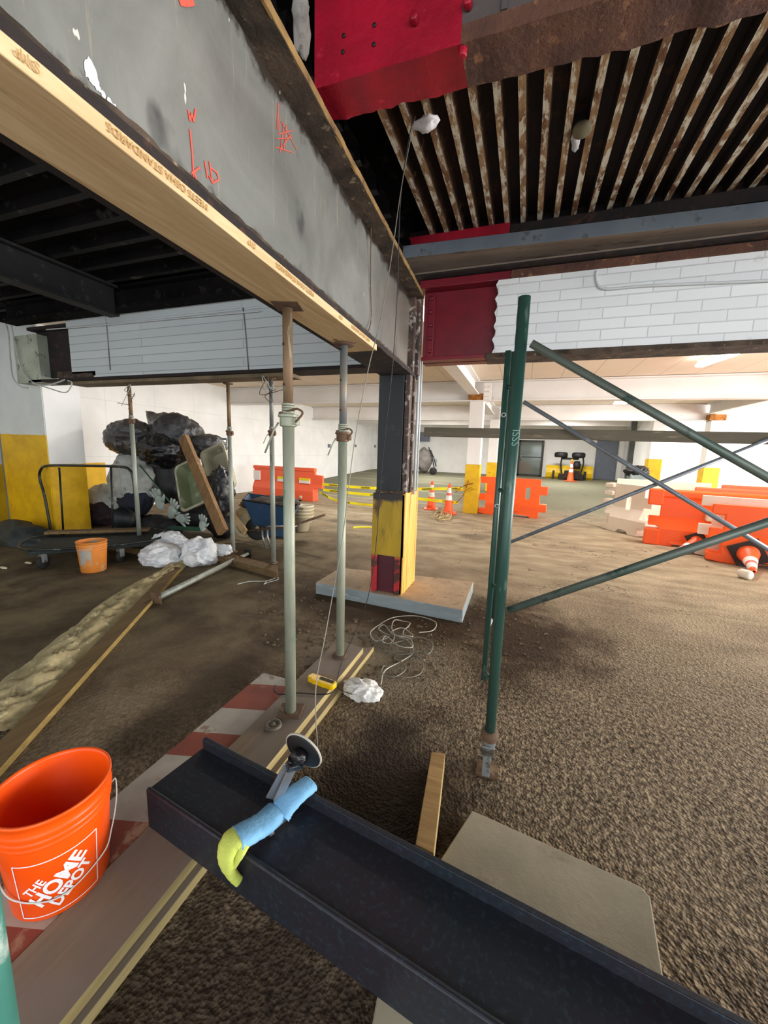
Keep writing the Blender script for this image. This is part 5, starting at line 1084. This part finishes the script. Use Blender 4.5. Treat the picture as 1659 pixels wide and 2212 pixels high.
# hose coil / cream shoe-like bundle
HC = thing('hose_coil', 'cream hose coiled in a tan tray between the bags and the wheelbarrow', 'hose', tuple(PZ(528, 1160)))
cc = PY(528, 1128, 4.95)
for k in range(6):
    R0 = .10+.018*k; MB().tube([cc+Vector((R0*math.cos(a)*.9, -.04+.012*k, R0*math.sin(a)*1.3)) for a in np.linspace(0, 2*PI, 28, endpoint=False)], .012, 8, closed=True, cap=False).build('loop', M_ropey, HC)
MB().lathe([(0, 0), (.20, 0), (.24, .05), (.235, .055), (.19, .01), (0, .01)], 26, M=Matrix.Translation(cc+Vector((0, .05, -.0))) @ Euler((1.45, .3, 0)).to_matrix().to_4x4()).build('tray', M_cream, HC)
# ------------------------------------------------------------------ WALL FITTINGS on the left wall
def wallbox(u, v, w, h, label, mt, nm='wall_sign', txt=None):
    p = PX(u, v, -8.60); R_ = thing(nm, label, 'sign' if txt else 'wall fitting', tuple(p)); MB().box((-8.615, p.y-w/2, p.z-h/2), (-8.57, p.y+w/2, p.z+h/2)).build('case', mt, R_, bevel=.01)
    if txt: MB().box((-8.571, p.y-w*.36, p.z-.0), (-8.566, p.y+w*.36, p.z+h*.26)).build('white_panel', M_ink, R_); MB().box((-8.571, p.y-w*.36, p.z-h*.3), (-8.566, p.y+w*.36, p.z-h*.12)).build('white_panel', M_ink, R_)
wallbox(480, 955, .34, .24, 'small black wall sign with white bars on the white wall above the leaning timber', M_black, 'wall_sign', True)
wallbox(711, 963, .22, .16, 'small grey switch box on the far white wall behind the second post', M_door, 'switch_box')
wallbox(768, 963, .18, .14, 'small grey switch box on the far white wall behind the lifting wire', M_door, 'switch_box')
wallbox(810, 964, .18, .16, 'small grey switch box on the far white wall next to the black column', M_door, 'switch_box')
p = PY(916, 944, 22.5); o = MB().box((p.x-.35, 22.35, p.z-.25), (p.x+.35, 22.6, p.z+.25)).build('electrical_cabinet', M_door, bevel=.01); tag(o, 'grey electrical box high on the back wall right of the black column', 'electrical box')
# cables on the left column and wall
for pts, r, lb in (([(10, 690), (18, 720), (22, 770), (28, 815), (45, 835), (65, 838)], .012, 'white cable looping down the left pilaster beside the beam end'),
                   ([(24, 700), (36, 760), (48, 800), (70, 825), (110, 840), (140, 848), (152, 838), (155, 826), (146, 822)], .010, 'long white cable looping below the end of the block beam'),
                   ([(70, 828), (100, 832), (125, 826), (140, 820)], .012, 'short white cable under the exposed beam end')):
    tag(MB().tube(curve([PY(u, v, 3.80) for u, v in pts], 6), r*.8, 8).build('cable', M_cable), lb, 'cable')
# ------------------------------------------------------------------ BARRIERS
def barrier_mesh(Lb, Hb, mt, parent, slot=True, lug='in', slotz=.60, pocket=True, simple=False):
    """plastic water barrier body in x (length) and z (height): outline with oval slot and forked ends, thick foot"""
    th0, th1 = .26, .075
    def thick(z): return th0 if z < .30*Hb else (th0+(th1-th0)*min(1, (z/Hb-.30)/.22))
    out = [(.12, 0), (.30, 0), (.36, .07), (Lb-.36, .07), (Lb-.30, 0), (Lb-.12, 0)]
    r = [(Lb-.10, .08), (Lb-.10, .16), (Lb+.06, .16), (Lb+.06, .34), (Lb-.10, .34), (Lb-.10, .56), (Lb+.06, .56), (Lb+.06, .76), (Lb-.10, .76), (Lb-.10, Hb)]
    l = [(.08, Hb), (-.06, Hb), (-.06, Hb-.16), (.10, Hb-.16), (.10, .50), (-.06, .50), (-.06, .34), (.10, .34), (.10, .14), (-.06, .14), (-.06, .02), (.12, .0)]
    outline = out+r+l[:-1]
    if simple: outline = [(0, 0), (.5, 0), (.56, .06), (Lb-.56, .06), (Lb-.5, 0), (Lb, 0), (Lb, .36), (Lb+.26, .38), (Lb+.26, .74), (Lb, .76), (Lb, Hb), (0, Hb)]
    bm = bmesh.new(); edges = []
    def loop(pts):
        vv = [bm.verts.new((x, 0, z)) for x, z in pts]; edges.extend([bm.edges.new((vv[i], vv[(i+1) % len(vv)])) for i in range(len(vv))])
    loop(outline)
    if slot:
        for cx_ in ((Lb*.26, Lb*.74) if slot == 2 else (Lb*.5,)):
            w, h, cz = .055, .15, Hb*slotz
            loop([(cx_+w*math.cos(a), cz+(h-w)*(1 if math.sin(a) > 0 else -1)+w*math.sin(a)) for a in np.linspace(.01, 2*PI+.01, 17)[:-1]])
    bmesh.ops.triangle_fill(bm, edges=bm.edges[:], use_beauty=True)
    g = bmesh.ops.extrude_face_region(bm, geom=bm.faces[:]); vv = [e for e in g['geom'] if isinstance(e, bmesh.types.BMVert)]
    for v in vv: v.co.y = 1
    for f in (.30, .52): bmesh.ops.bisect_plane(bm, geom=bm.verts[:]+bm.edges[:]+bm.faces[:], plane_co=(0, 0, f*Hb), plane_no=(0, 0, 1), dist=1e-5)
    for v in bm.verts: t = thick(v.co.z)*.5; v.co.y = t if v.co.y > .5 else -t
    bmesh.ops.recalc_face_normals(bm, faces=bm.faces)
    me = bpy.data.meshes.new('barrier_body'); bm.to_mesh(me); bm.free(); me.materials.append(mt)
    o = bpy.data.objects.new('body', me); COL.objects.link(o); md = o.modifiers.new('bevel', 'BEVEL'); md.width = .02; md.segments = 2; md.limit_method = 'ANGLE'; md.angle_limit = math.radians(35); o.parent = parent
    if pocket:
        for px in (Lb*.5,):
            m = MB().prism([(px-.22, .12), (px+.14, .12), (px+.22, .34), (px-.10, .34)], -th0*.5-.012, -th0*.5+.01); q = m.build('raised_panel', mt); q.parent = parent; mb = q.modifiers.new('b', 'BEVEL'); mb.width = .01
        for px, s in ((.28, 1), (Lb-.28, -1)):
            m = MB().add([(px, -th0*.5-.01, .05), (px+s*.28, -th0*.5-.01, .05), (px, -th1*.5-.01, .5*Hb), (px+s*.02, -th1*.5, .5*Hb), (px, -th0*.5+.04, .05), (px+s*.28, -th0*.5+.04, .05)], [(0, 1, 3, 2), (0, 2, 4), (1, 5, 3)]); q = m.build('buttress', mt); q.parent = parent
    return o
def barrier(p0, p1, Hb, mt, label, slot=1, slotz=.6, panel=None, pocket=True, Lb=None, simple=False):
    p0 = Vector((p0.x, p0.y, fz(p0.y))); p1 = Vector((p1.x, p1.y, fz(p1.y))); d = p1-p0; L_ = d.length if Lb is None else Lb; rz = math.atan2(d.y, d.x)
    R_ = thing('traffic_barrier', label, 'barrier', tuple(p0), rz, 'plastic traffic barriers'); barrier_mesh(L_, Hb, mt, R_, slot, slotz=slotz, pocket=pocket, simple=simple)
    return R_, L_
def localbox(parent, lo, hi, mt, name, bevel=0):
    o = MB().box(lo, hi).build(name, mt, bevel=bevel); o.parent = parent; return o
h1 = .94
a = PZ(552, 1070); b_ = PZ(682, 1083)
B1_, L1 = barrier(a, b_, h1, M_orangep, 'orange barrier with yellow white stickers against the white wall behind the wheelbarrow', slot=0, pocket=False, simple=True)
localbox(B1_, (.02, -.085, .50), (.26, -.04, .78), M_ink, 'white_end_panel')
for x in (.95, 1.75): localbox(B1_, (x, -.085, .50), (x+.36, -.04, .64), M_ink, 'sticker'); localbox(B1_, (x, -.088, .58), (x+.36, -.06, .65), M_tape, 'sticker')
localbox(B1_, (-.02, -.06, h1-.10), (L1, .06, h1+.0), M_orangep, 'top_rail', .02)
o = MB().lathe([(.0, 0), (.05, 0), (.05, .02), (0, .02)], 14, M=Matrix.Translation((L1-.42, -.135, .10)) @ Matrix.Rotation(PI/2, 4, 'X')).build('drain_plug', M_whitepe); o.parent = B1_
a = PZ(1040, 1108); b_ = PZ(1172, 1120)
B2_, L2 = barrier(a, b_, .93, M_orange, 'orange barrier with oval slot right of the taped column, crossed by the green scaffold leg', slot=2, slotz=.62)
a = PZ(1314, 1142); b_ = PZ(1395, 1162)
W1_, Lw = barrier(a, b_, .98, M_whitepe, 'off white plastic barrier with oval slot in front of the bright wall', slot=1, slotz=.62, pocket=False)
for z in (.55, .72, .88): localbox(W1_, (-.12, -.10, z), (.1, .05, z+.09), M_whitepe, 'hinge_lug', .02)
localbox(W1_, (-.07, -.03, -.0), (-.02, .02, .3), M_whitepe, 'hinge_pin', .01)
a = Vector((2.0, 9.75, 0)); b_ = a+Vector((1.6, -.35, 0)); barrier(a, b_, 1.05, M_whitepe, 'second off white barrier standing close behind the slotted white one', slot=0)
a = PZ(1402, 1172); b_ = PZ(1540, 1200)
O1_, Lo = barrier(a, a+Vector((1, -.22, 0)).normalized()*2.1, .98, M_orange, 'orange barrier with a rectangular opening, right of the white barriers', slot=0)
localbox(O1_, (.72, -.16, .50), (1.12, .0, .62), M_whitepe, 'slot_lining', .02)
localbox(O1_, (-.10, -.12, .70), (.12, .06, .98), M_orange, 'hinge_lug', .02); localbox(O1_, (-.10, -.16, .0), (.12, .10, .28), M_orange, 'hinge_lug', .02)
localbox(O1_, (-.02, -.09, .84), (2.1, .07, .97), M_orange, 'top_rail', .03)
a = PZ(1532, 1208); dr = Vector((1, -.32, 0)).normalized()
O2_, _ = barrier(a, a+dr*2.0, .86, M_orange, 'nearest orange barrier cut off by the right edge, with a tipped cone before it', slot=1)
a2 = a+Vector((-.02, .34, 0)); barrier(a2, a2+dr*2.2, .95, M_whitepe, 'off white barrier directly behind the nearest orange barrier', slot=1)
a = PY(1445, 1058, 9.6); a.z = 0; a3 = Vector((3.8, 9.75, 0)); barrier(a3, Vector((7.2, 9.1, 0)), 1.02, M_orangep, 'faded orange barrier in the back row before the bright wall', slot=0, simple=True)
a4 = Vector((3.05, 8.85, 0)); barrier(a4, Vector((5.6, 8.3, 0)), 1.0, M_orangep, 'faded orange barrier in the middle row at the right edge', slot=0, simple=True)
# ------------------------------------------------------------------ CONES
def cone(u, v, h, label, base=M_cone, mt=M_cone, loc=None, group='standing traffic cones'):
    p = Vector(loc) if loc is not None else PZ(u, v); R_ = thing('traffic_cone', label, 'cone', (p.x, p.y, fz(p.y)), .2, group); k = h/.75
    def prt(nm, prof, m_, n=24): o = MB().lathe([(r*k, z*k) for r, z in prof], n).build(nm, m_); o.parent = R_; return o
    o = MB().box((-.19*k, -.19*k, 0), (.19*k, .19*k, .03*k)).build('base', base, bevel=.008); o.parent = R_
    rr = lambda z: .125-(.125-.028)*(z/.75)
    prt('cone_body', [(rr(.02)+.01, .03), (rr(.05), .05), (rr(.34), .34)], mt)
    prt('lower_band', [(rr(.34)+.001, .34), (rr(.46)+.001, .46)], M_conew); prt('middle_band', [(rr(.46), .46), (rr(.52), .52)], M_conered); prt('upper_band', [(rr(.52)+.001, .52), (rr(.65)+.001, .65)], M_conew)
    prt('tip', [(rr(.65), .65), (rr(.75), .75), (rr(.75)-.008, .75), (rr(.7)-.01, .70)], mt); return R_
cone(931, 1100, .74, 'left of the two standing orange and white cones between the column and the taped column')
cone(968, 1109, .74, 'right of the two standing orange and white cones, yellow cord at its foot')
p = PY(1232, 1034, 20.6); cone(0, 0, .95, 'orange cone with pale top standing in front of the yellow snow plough', loc=(p.x, p.y, 0))
cone(738, 1086, .5, 'small orange cone mostly hidden behind the second shoring post')
# tipped cones
def tipped(base, tip, label, s=1):
    base = Vector(base); tip = Vector(tip); d = (tip-base).normalized(); h = (tip-base).length; R_ = cone(0, 0, h, label, base=M_rubber, loc=(0, 0, 0), group='tipped traffic cones')
    R_.matrix_basis = Matrix.Translation(base) @ d.to_track_quat('Z', 'Y').to_matrix().to_4x4() @ Matrix.Rotation(.5, 4, 'Z')
tp = PZ(1636, 1262, .035); bs = PZ(1612, 1196, .20)+Vector((.03, .02, 0)); tipped(bs, bs+(tp-bs).normalized()*.72, 'tipped orange and white cone with dark base at the right edge')
bs = PZ(1508, 1170, .18); tipped(bs, bs+Vector((-.42, -.38, -.14)), 'tipped cone with dark base lying against the orange barrier left of the nearest one')
p = PZ(1610, 1240, .06); o = MB().lathe([(0, -.07), (.045, -.07), (.06, -.05), (.06, .05), (.045, .07), (0, .07)], 20, M=Matrix.Translation(p) @ Euler((PI/2, 0, .6)).to_matrix().to_4x4()).build('white_roll', M_whitepe); tag(o, 'small white plastic cylinder lying beside the tipped cone at the right', 'plastic roll')
o = MB().tube([PZ(1482, 1190, .03), PZ(1512, 1192, .03), PZ(1535, 1196, .03)], .02, 10).build('white_tube', M_conew); tag(o, 'short white and orange tube on the floor left of the nearest barrier', 'tube')
# ------------------------------------------------------------------ CAUTION TAPE
def tape(pts, w, label):
    R_ = thing('caution_tape', label, 'tape', tuple(pts[0]), 0, 'yellow caution tapes'); P = curve(pts, 8); m = MB(); vs = []
    for i, p in enumerate(P): tw = .25*math.sin(i*.9); vs += [tuple(p+Vector((0, tw*.03, -w/2))), tuple(p+Vector((0, -tw*.03, w/2)))]
    m.add(vs, [(2*i, 2*i+2, 2*i+3, 2*i+1) for i in range(len(P)-1)]); o = m.build('band', M_tape, R_); md = o.modifiers.new('t', 'SOLIDIFY'); md.thickness = .002
    L_ = (pts[-1]-pts[0]).length; n = int(L_/.75)
    for k in range(n):
        t = (k+.35)/n; i = min(int(t*(len(P)-1)), len(P)-2); p = P[i]; d = (P[i+1]-P[i]).normalized()
        text_obj('caution_lettering', 'CAUTION', w*.8, M_black, p+Vector((0, -.006, -w*.28)), d, (0, 0, 1), R_, off=.003, bold=.002)
    return R_
A_ = PY(696, 1046, 9.75); tape([A_, PY(780, 1053, 9.75), PY(860, 1056, 9.8), PY(940, 1056, 9.85), PY(1000, 1055, 9.86)], .07, 'upper yellow caution tape from the orange barrier to the taped column')
tape([PY(698, 1058, 9.7), PY(780, 1067, 9.7), PY(860, 1073, 9.75), PY(940, 1081, 9.8), PY(990, 1086, 9.86)], .075, 'lower yellow caution tape from the orange barrier to the taped column')
tape([PY(690, 1063, 9.65), PY(728, 1081, 9.5), PY(790, 1090, 9.3), PY(850, 1093, 9.2)], .06, 'sagging yellow caution tape from the orange barrier down to the floor')
KN = thing('tape_knot', 'yellow caution tape knotted round the nearest white and yellow column', 'tape', tuple(PY(1003, 1060, 9.86)))
for k, pts in enumerate(([(984, 1064), (1000, 1050), (1022, 1044)], [(985, 1058), (1004, 1060), (1024, 1054)], [(986, 1086), (1000, 1070), (1008, 1050), (1012, 1038)], [(984, 1052), (1000, 1058), (1016, 1052), (1026, 1056)])):
    MB().tube(curve([PY(u, v, 9.85) for u, v in pts], 5), .012, 6).build('strand', M_yel if k % 2 else M_rustorg, KN)
YC = thing('cord_heap', 'tangle of yellow cord on the floor by the right standing cone', 'cord', tuple(PZ(955, 1112)))
random.seed(5)
for k in range(3):
    MB().tube(curve([PZ(945+random.uniform(-6, 28), 1108+random.uniform(-8, 14), .02+random.uniform(0, .08)) for _ in range(9)], 6), .011, 6).build('strand', M_ropey, YC)
tag(MB().tube(curve([PZ(764, 1141, .01), PZ(768, 1139, .01), PZ(795, 1139, .01), PZ(810, 1141, .01)], 4), .018, 6).build('tape_scrap', M_tape), 'scrap of yellow tape on the floor left of the column jacket', 'tape')
# ------------------------------------------------------------------ FAR END: snow plough, hand truck, bin
ypl = 21.6; zf = fz(ypl)
PL = thing('snow_plough', 'yellow snow plough blade with black frame parked before the back wall between the doors', 'snow plough', tuple((PY(1230, 1030, ypl).x, ypl, zf)))
xa_, xb_ = PY(1178, 1030, ypl).x, PY(1279, 1030, ypl).x; zt = PY(1230, 1006, ypl).z
m = MB(); prof = [(0, 0), (-.10, .12), (-.14, .35), (-.10, .58), (.02, .74), (.05, .72), (-.06, .56), (-.10, .35), (-.06, .13), (.04, 0)]
n = len(prof); s = (zt-zf)/.74; vs = [(xa_, ypl+y, zf+z*s) for y, z in prof]+[(xb_, ypl+y, zf+z*s) for y, z in prof]
m.add(vs, [tuple(range(n)), tuple(range(2*n-1, n-1, -1))]+[(i, i+n, (i+1) % n+n, (i+1) % n) for i in range(n)]); m.build('blade', mat('scratched_yellow_blade', '#d9b40a', '#bf9c0a', '#5b4a18', scale=3, s3=4, t3=(.6, .68), rough=.5), PL)
for x in (xa_+.35, xb_-.35): MB().box((x-.05, ypl-.20, zf), (x+.05, ypl-.10, zf+.42)).build('blade_shoe', M_black, PL)
xc = PY(1231, 1030, ypl).x; yf = ypl-.35
m = MB(); m.box((xc-.55, yf-.1, zf), (xc+.55, yf+.2, zf+.28)).box((xc-.3, yf-.15, zf+.05), (xc+.35, yf+.1, zf+.45)); m.build('hitch_frame', M_darkrust, PL, bevel=.02)
zl = PY(1230, 985, yf).z
for sx in (-1, 1):
    MB().tube(curve([(xc+sx*.42, yf, zf+.3), (xc+sx*.50, yf, zf+.8), (xc+sx*.42, yf, zf+1.15), (xc+sx*.22, yf, zl-.12)], 6), .035, 8).build('frame_arch', M_black, PL)
    cxl = PY(1231+sx*19, 984, yf).x; MB().lathe([(0, -.14), (.26, -.14), (.30, -.08), (.30, .06), (.22, .12), (0, .12)], 18, M=Matrix.Translation((cxl, yf, zl+.06))).build('plough_lamp', M_black, PL)
MB().beam((PY(1212, 990, yf).x, yf, zl-.13), (PY(1250, 990, yf).x, yf, zl-.13), .08, .10).build('lamp_bar', M_black, PL)
MB().lathe([(0, 0), (.16, 0), (.18, .2), (.12, .36), (0, .38)], 16, M=Matrix.Translation((xc+.22, yf, zf+.55))).build('hydraulic_pump', M_black, PL)
MB().tube([(xc-.02, yf-.05, zf+.4), (xc-.02, yf-.05, zl-.15)], .05, 8).build('lift_ram', M_yel, PL)
# hand truck with covered load at the far wall
yh = 20.8; zf = fz(yh); HT = thing('hand_truck', 'hand truck with a grey covered load by the far wall, right of the black column', 'hand truck', tuple((PY(930, 1018, yh).x, yh, zf)))
crumple('covered_load', mat('grey_canvas', '#7a7571', '#66615d', None, rough=.85, bump=.4, bscale=4), tuple(PY(916, 994, yh)), (.42, .3, .62), parent=HT, amp=.15, seed=50, sub=4)
MB().tube(curve([PY(926, 966, yh-.3), PY(934, 990, yh-.3), PY(938, 1012, yh-.3)], 5), .03, 8).build('frame_rail', M_black, HT); MB().tube(curve([PY(930, 972, yh-.1), PY(938, 992, yh-.1), PY(942, 1008, yh-.1)], 5), .03, 8).build('frame_rail', M_black, HT)
MB().tube(curve([PY(931, 990, yh-.3), PY(942, 992, yh-.3), PY(942, 998, yh-.3), PY(935, 1000, yh-.3)], 5), .025, 8).build('handle', M_galv, HT)
pw = PY(936, 1012, yh-.35); MB().lathe([(0, -.06), (.1, -.06), (.19, -.05), (.19, .05), (.1, .06), (0, .06)], 22, M=Matrix.Translation((pw.x, pw.y, zf+.19)) @ Matrix.Rotation(PI/2, 4, 'X')).build('wheel', M_tire, HT)
# post, bin and drum at the right
yq = 18.2; zf = fz(yq); pq = PY(1354, 1040, yq); o = MB().box((pq.x-.10, yq-.1, zf), (pq.x+.10, yq+.1, 3.2)).build('steel_post', mat('dark_grey_post', '#565a5c', '#4c5052', None, rough=.6)); tag(o, 'dark grey steel post right of the grey door', 'post')
yq = 15.5; zf = fz(yq); pq = PY(1374, 1045, yq); BN = thing('waste_bin', 'grey green bin with a black bag in it beside the corner column', 'bin', (pq.x, yq, zf))
MB().box((pq.x-.26, yq-.25, zf), (pq.x+.26, yq+.25, zf+.85)).build('bin_body', mat('bin_plastic', '#7d8a88', '#6d7a78', None, rough=.6), BN, bevel=.04)
crumple('black_liner', M_blackgl, (pq.x-.1, yq-.1, PY(1370, 1018, yq).z), (.3, .2, .16), parent=BN, amp=.4, seed=51, sub=4)
yq = 14.2; pq = PY(1378, 1050, yq); zf = fz(yq); o = MB().lathe([(0, 0), (.26, 0), (.27, .03), (.25, .05), (.25, .3), (.27, .32), (.25, .34), (.25, .58), (.27, .62), (.22, .66), (0, .67)], 22, M=Matrix.Translation((pq.x, yq, zf))).build('plastic_drum', mat('sky_blue_drum', '#8fc3dd', '#7fb3cf', None, rough=.5)); tag(o, 'light blue plastic drum before the corner column behind the white barriers', 'drum')
# ------------------------------------------------------------------ pieces of parts hang one level deeper
RULES = {'logo_border': 'pail', 'logo_text_the': 'pail', 'logo_text_home': 'pail', 'logo_text_depot': 'pail', 'faded_label': 'pail', 'pin_hole': 'inner_tube', 'threaded_sleeve': 'outer_tube', 'pin_handle': 'collar', 'locking_lever': 'collar',
         'rivet': ('primed_flange', 'front_leg'), 'bolt_hole': 'primed_web', 'spray_marks': 'web', 'paint_splash': 'web', 'stamped_lettering': 'board', 'stencil_lettering': 'front_leg', 'disc_rim': 'disc', 'display_window': 'body', 'clip': 'body', 'finger': 'palm', 'thumb': 'palm',
         'sticker': 'body', 'white_end_panel': 'body', 'raised_panel': 'body', 'buttress': 'body', 'drain_plug': 'body', 'top_rail': 'body', 'hinge_lug': 'body', 'slot_lining': 'body', 'door_handle': 'door_leaf', 'pull_handle': 'door_frame', 'pane': 'door_frame', 'caution_lettering': 'band',
         'tray_rim': 'tray', 'blade_shoe': 'blade', 'plough_lamp': 'lamp_bar', 'white_panel': 'case', 'lower_band': 'cone_body', 'middle_band': 'cone_body', 'upper_band': 'cone_body', 'flange_edge': 'top_flange', 'nut': 'shackle_bolt'}
bn = lambda o: o.name.split('.')[0]
for root in [o for o in COL.objects if o.parent is None and o.type == 'EMPTY']:
    kids = list(root.children)
    for ch in kids:
        tg = RULES.get(bn(ch))
        if not tg: continue
        tg = (tg,) if isinstance(tg, str) else tg
        sib = next((k for k in kids if bn(k) in tg and k is not ch), None)
        if sib is None: continue
        w = parent_world(ch); ch.parent = sib; ch.matrix_basis = parent_world(sib).inverted() @ w
